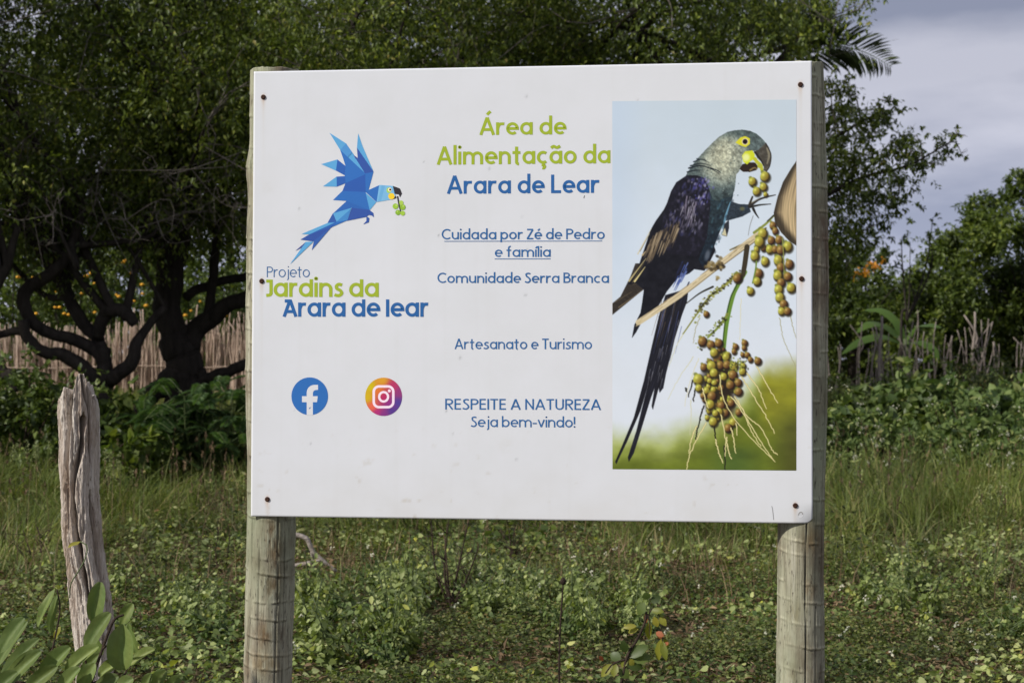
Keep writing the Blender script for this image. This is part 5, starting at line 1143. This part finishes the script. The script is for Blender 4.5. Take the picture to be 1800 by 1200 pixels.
# ------------------------------------------------------------------ grass and ground cover
rng = np.random.default_rng(71)
def scatter(n, y0, y1, pw=1.0, m=1.25):
    u = rng.random(n); Y = (y0 ** pw + u * (y1 ** pw - y0 ** pw)) ** (1 / pw); x = rng.uniform(-1, 1, n) * (Y * .3 * m + .3); return x, Y
nt_ = 11500; x, Y = scatter(nt_, 10.8, 20.5, 1.3, 1.7)
den = (fbm(x * .9, Y * .9, 41, 3) - .5) * 1.9 + .58 + np.interp(Y, [10.8, 12.2, 13.5, 17, 19.5], [-.40, -.16, .10, .10, -.05]) + np.where(x > 2.0, .04, 0)
k = den > .50; x, Y, den = x[k], Y[k], den[k]; nb = rng.integers(9, 20, len(x)); i = np.repeat(np.arange(len(x)), nb); n = len(i)
bx, by = x[i] + rng.normal(0, .07, n), Y[i] + rng.normal(0, .07, n); th = rng.uniform(.35, 1.45, len(x)) * np.clip(.55 + (den - .5) * 2.2, .5, 1.25) * np.interp(Y, [10.8, 13, 16, 19], [.20, .31, .40, .36]); az = rng.uniform(0, 6.28, n) * .6 + (fbm(bx * .8, by * .8, 47, 2) * 12)
ln = th[i] * rng.uniform(.55, 1.15, n)
V, F = blades(np.stack([bx, by, gz(bx, by) - .01], 1), np.stack([np.cos(az), np.sin(az)], 1), ln, rng.uniform(.006, .013, n), np.clip(rng.normal(.72, .42, n), .05, 1.5), rng)
tag(mk('grass', V, F, M['grass']), 'tall green grass growing in a band behind the sign', 'grass', kind='stuff')
# sunlit grass at the foot of the fences
nt_ = 4800; x = rng.uniform(-16, 16, nt_); Y = rng.uniform(21, 30.5, nt_); i = np.repeat(np.arange(nt_), 9); n = len(i)
bx, by = x[i] + rng.normal(0, .07, n), Y[i] + rng.normal(0, .07, n); az = rng.uniform(0, 6.28, n)
V, F = blades(np.stack([bx, by, gz(bx, by) - .01], 1), np.stack([np.cos(az), np.sin(az)], 1), rng.uniform(.25, .6, n) * np.interp(by, [21, 25, 29], [1, .75, .5]), rng.uniform(.012, .02, n), rng.uniform(.1, .8, n), rng)
tag(mk('grass', V, F, M['grass']), 'lighter grass at the foot of the stick fences', 'grass', kind='stuff')

def cover(n, y0, y1, pw, ll, hmax, thr, seed, mat, name, label, tpl=T_HEART, asp=.78, fs=1.5):
    x, Y = scatter(n, y0, y1, pw); d = fbm(x * fs + 3, Y * fs, seed, 4); k = d + rng.uniform(-.06, .06, n) > thr; x, Y, d = x[k], Y[k], d[k]; n = len(x)
    hh = np.clip((d - thr) * 4 + .15, .1, 1) * hmax * (.5 + vnoise(x * 7, Y * 7, seed + 2)); z = gz(x, Y) + hh * rng.uniform(.1, 1, n)
    l = ll * rng.uniform(.55, 1.4, n); az = rng.uniform(0, 6.28, n)
    dr = np.stack([np.cos(az), np.sin(az), rng.normal(-.1, .35, n)], 1); nr = rng.normal(size=(n, 3)) * .68 + [-.12, -.2, 1]
    tag(mk(name, *leaves(np.stack([x, Y, z], 1), dr, nr, l, l * asp, tpl), M[mat]), label, 'ground cover', kind='stuff')
cover(340000, 5.5, 14.5, 1.2, .021, .11, .44, 81, 'cover', 'ground_cover', 'low creeping weeds covering the red soil', T_FOLD, .62)
cover(60000, 5.5, 14.5, 1.2, .024, .10, .50, 86, 'weed_mid', 'ground_cover', 'brighter green rounded leaves among the creeping weeds')
cover(60000, 6.0, 15.0, 1.2, .030, .20, .52, 82, 'bush', 'ground_cover', 'darker low weeds between the pale plants', T_FOLD, .5)
cover(42000, 5.5, 13.5, 1.1, .030, .24, .58, 83, 'weed_pale', 'ground_cover', 'pale downy leaflets scattered among the low weeds')
cover(42000, 10.5, 18.5, 1.2, .040, .34, .50, 84, 'cover', 'ground_cover', 'knee high leafy weeds mixed into the grass band', T_LEAF, .45, .9)
cover(26000, 11.5, 19, 1.2, .05, .42, .53, 85, 'bush', 'ground_cover', 'dark leafy weeds mixed into the grass band', T_HEART, .7, .8)
# dead leaves and dry straw on the soil
n = 42000; x, Y = scatter(n, 5.5, 14, 1.2); z = gz(x, Y) + rng.uniform(.004, .05, n)
dr = np.concatenate([rng.normal(size=(n, 2)), rng.normal(0, .35, (n, 1))], 1); tag(mk('litter', *leaves(np.stack([x, Y, z], 1), dr, rng.normal(size=(n, 3)) * .5 + [0, 0, 1], rng.uniform(.02, .07, n), rng.uniform(.004, .02, n)), M['dry']), 'dry leaves and straw lying on the soil', 'leaf litter', kind='stuff')
n = 5200; x, Y = scatter(n, 9.5, 16, 1.0)
A = Acc(); az = rng.uniform(0, 6.28, n); V, F = blades(np.stack([x, Y, gz(x, Y)], 1), np.stack([np.cos(az), np.sin(az)], 1), rng.uniform(.08, .38, n), rng.uniform(.004, .007, n), rng.uniform(.05, .9, n), rng)
tag(mk('dry_straw', V, F, M['dry']), 'thin dry upright stems among the weeds', 'dry stems', kind='stuff')
n = 420; x, Y = scatter(n, 12, 18.5, 1.0); az = rng.uniform(0, 6.28, n); b_ = np.stack([x, Y, gz(x, Y)], 1); hh = rng.uniform(.42, .72, n)
V, F = blades(b_, np.stack([np.cos(az), np.sin(az)], 1), hh, rng.uniform(.004, .006, n), rng.uniform(.05, .35, n), rng)
tp = V.reshape(n, -1, 3)[:, -1]; i = np.repeat(np.arange(n), 7); tt = rng.uniform(-.09, .0, len(i)); V2, F2 = leaves(tp[i] + np.stack([rng.normal(0, .004, len(i)), rng.normal(0, .004, len(i)), tt], 1), rng.normal(size=(len(i), 3)) * .3 + [0, 0, 1], rng.normal(size=(len(i), 3)) + [0, -1, 0], .035, .010)
A = Acc(); A.add(V, F); A.add(V2, F2); tag(A.build('seed_grass', M['dry']), 'tall dry grass stalks with seed heads above the green grass', 'grass', kind='stuff')
# small white blooms low in the cover
n = 150; x, Y = scatter(n, 7.2, 13, 1.1); x = np.abs(x) + np.where(rng.random(n) < .35, -3.5, .5); A = Acc()
for a, b in zip(x, Y):
    m = 6; A.add(*leaves(np.array([a, b, gz(a, b) + rng.uniform(.1, .2)]) + rng.normal(size=(m, 3)) * .006, rng.normal(size=(m, 3)), rng.normal(size=(m, 3)) * .3 + [-.2, -.4, 1], .014, .012))
tag(A.build('tiny_flowers', M['white_flower']), 'tiny white blooms dotted over the ground cover', 'flowers', kind='stuff')

# downy pale weeds: individual plants --------------------------------------
def pale_weed(seed, h, n=84, tpl=T_ROUND, asp=.85, mat='weed_pale', k_=1.0):
    rng = np.random.default_rng(seed); root = thing('pale_weed', (0, 0, 0), '', 'weed', 'pale downy weeds behind the sign'); S_ = Acc(); Lf = Acc()
    for k in range(6):
        e = np.array([rng.normal(0, .10), rng.normal(0, .10), h * rng.uniform(.6, 1)]); P = spline([np.zeros(3), e * [.3, .3, .5], e], 8); S_.add(*tube(P, np.linspace(.004, .002, 8), 4, False))
        m = n // 3; t = rng.uniform(.25, 1.02, m); i = np.clip((t * 7).astype(int), 0, 7); az = rng.uniform(0, 6.28, m); d = np.stack([np.cos(az), np.sin(az), rng.normal(-.75, .45, m)], 1)
        l = k_ * rng.uniform(.024, .054, m) * (1.1 - .4 * t); Lf.add(*leaves(P[i] + d * .022, d, rng.normal(size=(m, 3)) * .35 + [-.15, -.35, 1], l, l * asp, tpl))
    S_.build('stem', M['stem'], root); Lf.build('foliage', M[mat], root); return root
pw = [pale_weed(91, .30), pale_weed(92, .22, 110, T_HEART, .8, 'weed_mid', .9), pale_weed(93, .36, 70, T_LEAF, .5, 'weed_pale', 1.25), pale_weed(94, .26, 100, T_ROUND, .75, 'weed_pale', .8)]; used = set(); cnt = 0
rng = np.random.default_rng(99); wspots = []
for k in range(72):
    wspots.append((rng.uniform(525, 1160), rng.uniform(8.5, 10.6), 'pale downy weed growing between the two sign posts'))
for k in range(12): wspots.append((rng.uniform(540, 720), rng.uniform(7.5, 8.6), 'pale downy weed near the foot of the left post'))
for k in range(16): wspots.append((rng.uniform(1470, 1830), rng.uniform(8.0, 11.0), 'pale downy weed to the right of the right post'))
for k in range(8): wspots.append((rng.uniform(200, 425), rng.uniform(8.0, 10.5), 'pale downy weed between broken post and left post'))
for (x, Y, lab) in wspots:
    b = W(np.array([x]), np.array([900]), np.array([Y]))[0]; b[2] = gz(b[0], b[1]); v = rng.integers(4); sc = rng.uniform(.65, 1.15)
    if v not in used: used.add(v); o = pw[v]; o.location = b; o.scale = (sc,) * 3; o['label'] = lab
    else: o = dup(pw[v], b, rng.uniform(0, 6.28), sc, lab)
    o['group'] = lab.replace('pale downy weed', 'pale downy weeds')

# ------------------------------------------------------------------ broken old post
M['oldwood'], t, p, o = nodes('bleached_split_wood')
g1 = noise(t, 70, 7, .65, (1, 1, .05), .4); g2 = noise(t, 16, 5, .6, (1, 1, .25)); g3 = noise(t, 190, 4, .6, (1, 1, .12))
c = ramp(t, g1, [(.28, (.17, .125, .095)), (.42, (.56, .48, .41)), (.66, (.80, .74, .66))])
c = mixc(t, ramp(t, g2, [(.48, (0, 0, 0)), (.68, (.8, .8, .8))]), c, (.33, .235, .165))
c = mixc(t, ramp(t, g3, [(.30, (1, 1, 1)), (.40, (0, 0, 0))]), c, (.13, .09, .065))
t.links.new(c, p.inputs['Base Color']); p.inputs['Roughness'].default_value = .9; p.inputs['Specular IOR Level'].default_value = .15; bump(t, p, g3, 1.0, .010)
nz_, na = 760, 260; Yst = 5.0
zz = np.linspace(-.05, 1.375, nz_); a = np.linspace(0, 2 * math.pi, na, endpoint=False); Zg, Ag = np.meshgrid(zz, a, indexing='ij')
ypx = 635 - (Zg - 1.4) * 600
LX = np.interp(ypx[:, 0], [655, 691, 724, 771, 817, 864, 943, 995, 1046, 1107, 1140, 1475], [112, 106.5, 104.5, 107, 105.5, 109, 111, 120, 124, 131, 135, 150])
RX = np.interp(ypx[:, 0], [655, 691, 724, 771, 817, 864, 943, 995, 1046, 1107, 1140, 1475], [170, 171.5, 173, 174, 173.5, 173, 178.5, 186, 194, 200, 197, 205])
cx = ((LX + RX) / 2 - 900) / 600; R = (RX - LX) / 1200
r = R[:, None] * (1 + .045 * (fbm(np.cos(Ag) * 1.6 + 5, np.sin(Ag) * 1.6 + Zg * 3.0, 61, 4) - .5) * 2 + .07 * (fbm(np.cos(Ag) * 7 + 5 + np.sin(Ag) * 7, Zg * 2.4 + np.sin(Ag) * 3, 62, 4) - .5) * 1.1 + .085 * (fbm(np.cos(Ag) * 15 + 5 + np.sin(Ag) * 13, Zg * 4 + np.sin(Ag) * 3, 63, 4) - .5) * 2 + .05 * (fbm(Ag * 14, Zg * 60, 64, 3) - .5) * 2)
fl_k = np.clip(fbm(np.cos(Ag) * 4 + np.sin(Ag) * 9 + 3, Zg * 3.5, 66, 3) - .56, 0, 1); r = r * (1 - 1.1 * fl_k)
def crack(zx, zy, dp, wd):
    """split running through given picture points (in the photo crop: x/2.143, 640 + y/2.143)"""
    global r
    px = np.interp(ypx, 640 + np.array(zy) / 2.143, np.array(zx) / 2.143) + 1.6 * (fbm(Zg * 16, Zg * 0 + zx[0], 7, 3) - .5) * 2
    s = np.clip(((px - 900) / 600 - cx[:, None]) / R[:, None], -.97, .97); a0 = np.arcsin(s); ph = (Ag - a0 + math.pi) % (2 * math.pi) - math.pi
    z0, z1 = 640 + zy[0] / 2.143, 640 + zy[-1] / 2.143
    env = np.clip((ypx - z0 + 6) / 12, 0, 1) * np.clip((z1 - ypx) / 25, 0, 1) * (.6 + .8 * vnoise(Zg * 22, Zg * 0 + zx[0], 3))
    r = r - dp * 1.7 * np.exp(-np.abs(ph * R[:, None] / (1.15 * wd * np.maximum(env, .4))) ** 5) * np.clip(env * 1.5, 0, 1)
crack([285, 285, 272, 265, 258, 255, 262], [40, 140, 240, 330, 430, 520, 640], .030, .0065)
crack([330, 325, 300, 292, 300, 325, 340, 385], [190, 300, 400, 500, 590, 690, 800, 1010], .030, .0058)
crack([262, 270, 290, 318, 330], [560, 640, 740, 830, 900], .012, .0035)
crack([262, 270, 284, 300], [860, 950, 1050, 1150], .014, .0045)
crack([355, 372, 384, 402, 428, 436], [480, 640, 720, 830, 960, 1100], .026, .0055)
crack([345, 350, 352, 356], [60, 160, 280, 420], .010, .0030)
crack([250, 246, 252], [200, 330, 470], .006, .0028)
crack([318, 330, 345], [30, 90, 170], .012, .0030)
# broken top: two lobes with a notch, splintered
sx = np.sin(Ag) * r / R[:, None]
topz = np.interp(sx, [-1, -.75, -.45, -.18, -.02, .25, .5, .75, 1], [1.285, 1.316, 1.330, 1.300, 1.338, 1.366, 1.360, 1.325, 1.28]) + .014 * (fbm(Ag * 9, Ag * 0 + 3, 5, 3) - .5) * 2 - .03 * np.clip(np.cos(Ag) * -1, 0, 1)
Zf = np.minimum(Zg, topz + np.where(Zg > topz, (Zg - topz) * .04, 0))
shr = np.clip(1 - (Zg - topz) / .055, 0, 1); shr = np.where(Zg > topz, .35 + .65 * shr, 1)
Vx = cx[:, None] + r * shr * np.sin(Ag); Vy = Yst - r * shr * np.cos(Ag)
V = np.stack([Vx, Vy, Zf - np.where(Zg > topz, (1 - shr) * .02, 0)], -1).reshape(-1, 3)
i = (np.arange(nz_ - 1)[:, None] * na + np.arange(na)[None]).ravel(); j = (np.arange(nz_ - 1)[:, None] * na + (np.arange(na)[None] + 1) % na).ravel()
V = np.vstack([V, [[cx[-1], Yst, 1.31]]]); lastr = (nz_ - 1) * na + np.arange(na)
o = mk('broken_post', V, [np.stack([i, j, j + na, i + na], -1), np.stack([lastr, np.roll(lastr, -1), np.full(na, len(V) - 1)], -1)], M['oldwood'], None, True, None, (cx[0], Yst, 0))
tag(o, 'bleached split wooden post with a broken top left of the sign', 'post')

# ------------------------------------------------------------------ near plants
t_ = M['broad'].node_tree; a_ = t_.nodes.new('ShaderNodeAttribute'); a_.attribute_name = 'Col'; p_ = t_.nodes['Principled BSDF']
src = p_.inputs['Base Color'].links[0].from_socket; sp_ = noise(t_, 90, 5, .6); c_ = mixc(t_, 1.0, src, a_.outputs['Color'], 'MULTIPLY')
c_ = mixc(t_, ramp(t_, sp_, [(.66, (0, 0, 0)), (.70, (.85, .85, .85))]), c_, (.10, .085, .035)); c_ = mixc(t_, 1.0, c_, ramp(t_, noise(t_, 22, 4), [(.3, (.84, .88, .8)), (.7, (1.14, 1.1, 1.0))]), 'MULTIPLY'); t_.links.new(c_, p_.inputs['Base Color'])
bump(t_, p_, noise(t_, 60, 4), .35, .004)
def WZ(L_, Y, sc=4.0, ox=0, oy=900): return np.array([W(np.array([ox + x / sc]), np.array([oy + y / sc]), np.array([Y + d]))[0] for x, y, d in L_])
def bigleaf(acc, b, tip, w, fold, rng, Y, curl=.06):
    """oval leaf with a crease: b, tip in crop pixels (+ depth offset), width in crop px"""
    P = WZ([b, tip], Y); A_, B_ = P; d = B_ - A_; L_ = np.linalg.norm(d); X = d / L_; nr = np.array([-.35 + rng.normal(0, .2), -1, .45 + rng.normal(0, .2)]); Yv = unit(np.cross(nr, X)); Z = np.cross(X, Yv)
    m = 13; t = np.linspace(0, 1, m); prof = np.sin(np.clip(t, 0, 1) ** .95 * math.pi) ** .48; prof[0] = .05; prof[-1] = .10; t = np.linspace(0, 1, m) ** .9; t = 1 - (1 - t) ** 1.15; prof = np.clip(1 - np.abs(2 * t - 1.04) ** 2.6, .02, 1) ** .62; fold = fold * 1.45; hw = w / 4 * Y / FPX / 2 / math.cos(fold * .9); V = []
    for k, s in enumerate((-1, -.66, -.33, 0, .33, .66, 1)):
        up = abs(s) * hw * math.sin(fold) * prof - curl * L_ * (t - .4) ** 2 + .002 * np.sin(t * 7 + s * 3) * abs(s)
        V.append(A_ + np.outer(t * L_, X) + np.outer(s * hw * math.cos(fold) * prof, Yv) + np.outer(up, Z))
    V = np.concatenate(V); q = np.arange(m - 1); F = np.concatenate([np.stack([k * m + q, k * m + q + 1, (k + 1) * m + q + 1, (k + 1) * m + q], -1) for k in range(6)]); tone = rng.uniform(.82, 1.2); cc = []
    for k, s in enumerate((-1, -.66, -.33, 0, .33, .66, 1)):
        v_ = np.where(((np.arange(m) + abs(k - 3)) % 3) == 0, 1.10, .97) * (1.28 if k == 3 else 1.0) * tone
        cc.append(v_[:, None] * np.array([1.0 + rng.uniform(-.05, .1), 1.0, .95]))
    acc.add(V, F, np.concatenate(cc))
rng = np.random.default_rng(13); Yn = 4.45
root = thing('leafy_vine', WZ([(500, 1900, 0)], Yn)[0], 'vine with large smooth oval leaves at the foot of the broken post', 'vine')
A = Acc()
for (b, tip, w, fold, d) in [((655, 780), (705, 490), 125, .35, 0), ((600, 968), (772, 705), 135, .35, -.03), ((862, 785), (858, 1110), 195, .42, -.02), ((385, 535), (262, 800), 80, .3, .1), ((402, 570), (352, 850), 72, .3, .12), ((0, 985), (165, 740), 120, .3, -.05), ((-40, 1100), (185, 765), 85, .3, -.02), ((0, 1175), (272, 885), 105, .45, -.08), ((20, 1230), (285, 972), 130, .4, -.1),
                             ((270, 1200), (490, 945), 135, .45, -.08), ((455, 1140), (690, 940), 125, .45, -.05), ((560, 1250), (662, 1060), 120, .3, -.1), ((690, 1150), (845, 1045), 105, .4, 0), ((905, 1075), (1085, 960), 95, .4, .05), ((850, 790), (930, 640), 95, .3, .1), ((170, 1260), (400, 1080), 110, .4, -.12), ((400, 1300), (560, 1090), 120, .4, -.12), ((820, 1260), (935, 1165), 110, .3, -.1), ((660, 1260), (830, 1150), 110, .3, -.08),
                             ((1060, 1260), (1165, 1110), 110, .35, .1), ((1010, 1260), (1060, 1130), 80, .3, .1), ((-60, 1290), (120, 1120), 120, .4, -.12), ((720, 1000), (640, 860), 90, .3, .12), ((560, 1160), (700, 990), 90, .4, .1), ((960, 1000), (900, 780), 70, .3, .12), ((1130, 1290), (1280, 1150), 100, .3, .12)]:
    bigleaf(A, (b[0], b[1], d), (tip[0], tip[1], d), w, fold, rng, Yn)
A.build('foliage', M['broad'], root, True)
S_ = Acc()
for pts, r in (([(500, 1900, 0), (560, 1500, 0), (640, 1200, 0), (720, 960, .03), (800, 760, .05), (870, 720, .06)], .005), ([(640, 1200, 0), (600, 1000, 0), (655, 780, 0)], .003), ([(500, 1900, 0), (380, 1500, 0), (300, 1250, -.05), (180, 1200, -.05), (20, 1180, -.05)], .005), ([(300, 1250, -.05), (360, 1000, .05), (420, 700, .1), (400, 540, .12)], .003), ([(720, 960, .03), (840, 860, 0), (862, 785, 0)], .003), ([(560, 1500, 0), (800, 1280, 0), (905, 1075, .04)], .004), ([(640, 1200, 0), (760, 1180, .05), (1010, 1260, .1)], .003)):
    S_.add(*tube(spline(WZ(pts, Yn), 20), np.linspace(r, r * .6, 20), 6))
S_.build('stem', M['dark_twig'], root, True)
Yl = Acc(); bigleaf(Yl, (425, 800, .1), (385, 895, .1), 45, .3, rng, Yn); bigleaf(Yl, (565, 205, .44), (478, 245, .43), 38, .2, rng, Yn); bigleaf(Yl, (385, 520, .1), (425, 530, .1), 30, .2, rng, Yn); Yl.build('young_leaves', M['yellow_leaf'], root, True)
S_ = Acc(); S_.add(*tube(spline(WZ([(490, 600, .42), (500, 500, .40), (560, 400, .40), (600, 320, .41), (612, 240, .42), (565, 205, .43)], Yn), 24), .0018, 6)); S_.build('tendril', M['stem'], root, True)

# young plant with yellowing leaves at the lower middle
rng = np.random.default_rng(17); Ys = 7.0; K = dict(sc=3.6, ox=900, oy=880)
root = thing('yellowing_sapling', WZ([(690, 1160, 0)], Ys, **K)[0], 'young plant with yellow and pink leaves low between the posts', 'plant')
S_ = Acc()
for pts, r in (([(690, 1160, 0), (730, 980, 0), (790, 880, 0), (840, 770, 0), (850, 700, 0)], .007), ([(840, 770, 0), (890, 680, 0), (930, 720, 0), (950, 860, 0), (945, 980, 0)], .003), ([(720, 1000, 0), (640, 1030, 0), (590, 1090, 0)], .004), ([(730, 990, 0), (800, 960, 0), (850, 930, 0)], .003), ([(850, 700, 0), (870, 760, 0), (870, 850, 0)], .003)): S_.add(*tube(spline(WZ(pts, Ys, **K), 14), np.linspace(r, r * .6, 14), 6))
S_.build('stem', M['dark_twig'], root, True)
def spray(L_, mat, nm):
    A = Acc()
    for (bx, by, tx, ty, w) in L_:
        P = WZ([(bx, by, 0), (tx, ty, rng.uniform(-.03, .03))], Ys, **K); l = np.linalg.norm(P[1] - P[0]); A.add(*leaves(P[:1], P[1:] - P[:1], np.array([[-.3 + rng.normal(0, .2), -1, .5]]), l, w / 3.6 * Ys / FPX, T_LEAF))
    A.build(nm, M[mat], root)
spray([(870, 760, 860, 880, 45), (900, 730, 920, 800, 50), (935, 730, 975, 790, 45), (945, 870, 920, 1015, 55), (950, 880, 975, 1010, 50), (790, 790, 700, 800, 40), (800, 810, 730, 830, 40), (880, 690, 960, 700, 45), (640, 1030, 560, 1110, 60), (660, 1030, 640, 1110, 55), (730, 1000, 690, 1050, 45), (740, 1000, 770, 1040, 45), (960, 870, 990, 930, 40)], 'yellow_leaf', 'leaves')
spray([(910, 830, 960, 855, 42), (925, 820, 940, 880, 40), (850, 700, 845, 780, 28), (985, 890, 970, 915, 28), (550, 980, 580, 1010, 28)], 'pink_leaf', 'young_leaves')
spray([(740, 990, 860, 910, 80), (760, 1010, 880, 980, 80), (720, 1010, 830, 1060, 80), (690, 1010, 620, 960, 70), (720, 960, 700, 880, 60), (680, 1060, 740, 1120, 70), (840, 640, 800, 720, 70), (880, 640, 940, 600, 60), (860, 620, 840, 580, 60)], 'bush', 'foliage')

# dry stalk with a seed head
root = thing('seed_stalk', W(np.array([983]), np.array([1260]), np.array([7.0]))[0], 'thin dark dry stalk with a knobbed head standing between the posts', 'dry plant')
acc = Acc(); P = W(np.array([983, 983, 984, 986, 988, 990.]), np.array([1260, 1180, 1120, 1080, 1050, 1022]), np.full(6, 7.0)); acc.add(*tube(spline(P, 30), np.linspace(.005, .0028, 30), 6)); 
for (x0, y0, x1, y1) in ((984, 1120, 976, 1098), (986, 1080, 994, 1066), (983, 1150, 976, 1130)): acc.add(*tube(W(np.array([x0, x1]), np.array([y0, y1]), np.array([7.0, 6.98])), [.002, .001], 4))
acc.build('stem', M['dark_twig'], root, True)
c = W(np.array([990]), np.array([1021]), np.array([7.0]))[0]; a = np.linspace(0, math.pi, 7); acc = Acc(); acc.add(*tube(np.stack([0 * a, 0 * a, .016 * np.cos(a)], 1) + c, np.maximum(.013 * np.sin(a), .001), 9, True, .3)); acc.build('seed_head', M['dark_twig'], root, True)

# leafless dark shrub and bare stems
def bare(label, bpx, Y, tips, seed, r=.009, name='dry_shrub'):
    rng = np.random.default_rng(seed); b = W(np.array([bpx[0]]), np.array([bpx[1]]), np.array([Y]))[0]; b[2] = gz(b[0], b[1])
    acc = Acc()
    for (x, y) in tips:
        e = W(np.array([x]), np.array([y]), np.array([Y + rng.uniform(-.1, .1)]))[0]; P = spline([b, b * .6 + e * .4 + rng.normal(size=3) * .03, e], 12); acc.add(*tube(P, np.linspace(r, r * .3, 12), 6))
        for q in range(6):
            s_ = P[rng.integers(4, 12)]; f = s_ + rng.normal(size=3) * [.08, .06, .04] + [0, 0, .09]; acc.add(*tube(spline([s_, (s_ + f) / 2 + rng.normal(size=3) * .012, f], 5), np.linspace(r * .35, r * .12, 5), 4))
    tag(acc.build(name, M['dark_twig'], None, True, b), label, 'shrub')
bare('leafless dark shrub of thin stems below the middle of the sign', (793, 1085), 9.6, [(757, 905), (790, 900), (826, 905), (842, 960), (770, 1010), (782, 940)], 5)
bare('leafless dark shrub in the weeds below the bird picture', (892, 1010), 11.3, [(880, 930), (905, 925), (890, 900), (915, 960)], 6, .008)
bare('low leafless dark stems in the grass left of the broken post', (64, 1010), 11.4, [(40, 930), (66, 925), (82, 940), (30, 960)], 7, .008)
bare('leafless dark stems among the weeds left of the left post', (396, 1010), 11.2, [(385, 930), (405, 940), (378, 965)], 8, .007)
# orange leaf sprig on the shrub below the board
# fallen branch
acc = Acc(); Yf = 10.8
for pts, r in (([(505, 938, 0), (537, 945, 0), (548, 965, 0), (562, 980, 0), (592, 1004, 0)], .018), ([(500, 996, 0), (528, 992, 0), (553, 986, 0), (566, 984, 0)], .015), ([(548, 965, 0), (552, 1010, .05), (556, 1060, .1)], .012)):
    P = np.array([W(np.array([x]), np.array([y]), np.array([Yf + d]))[0] for x, y, d in pts]); acc.add(*tube(spline(P, 20), np.linspace(r, r * .55, 20), 7, True, .2, 3))
tag(acc.build('fallen_branch', M['dead'], None, True, W(np.array([548]), np.array([1010]), np.array([Yf]))[0]), 'forked pale dead branch lying in the weeds right of the left post', 'branch')
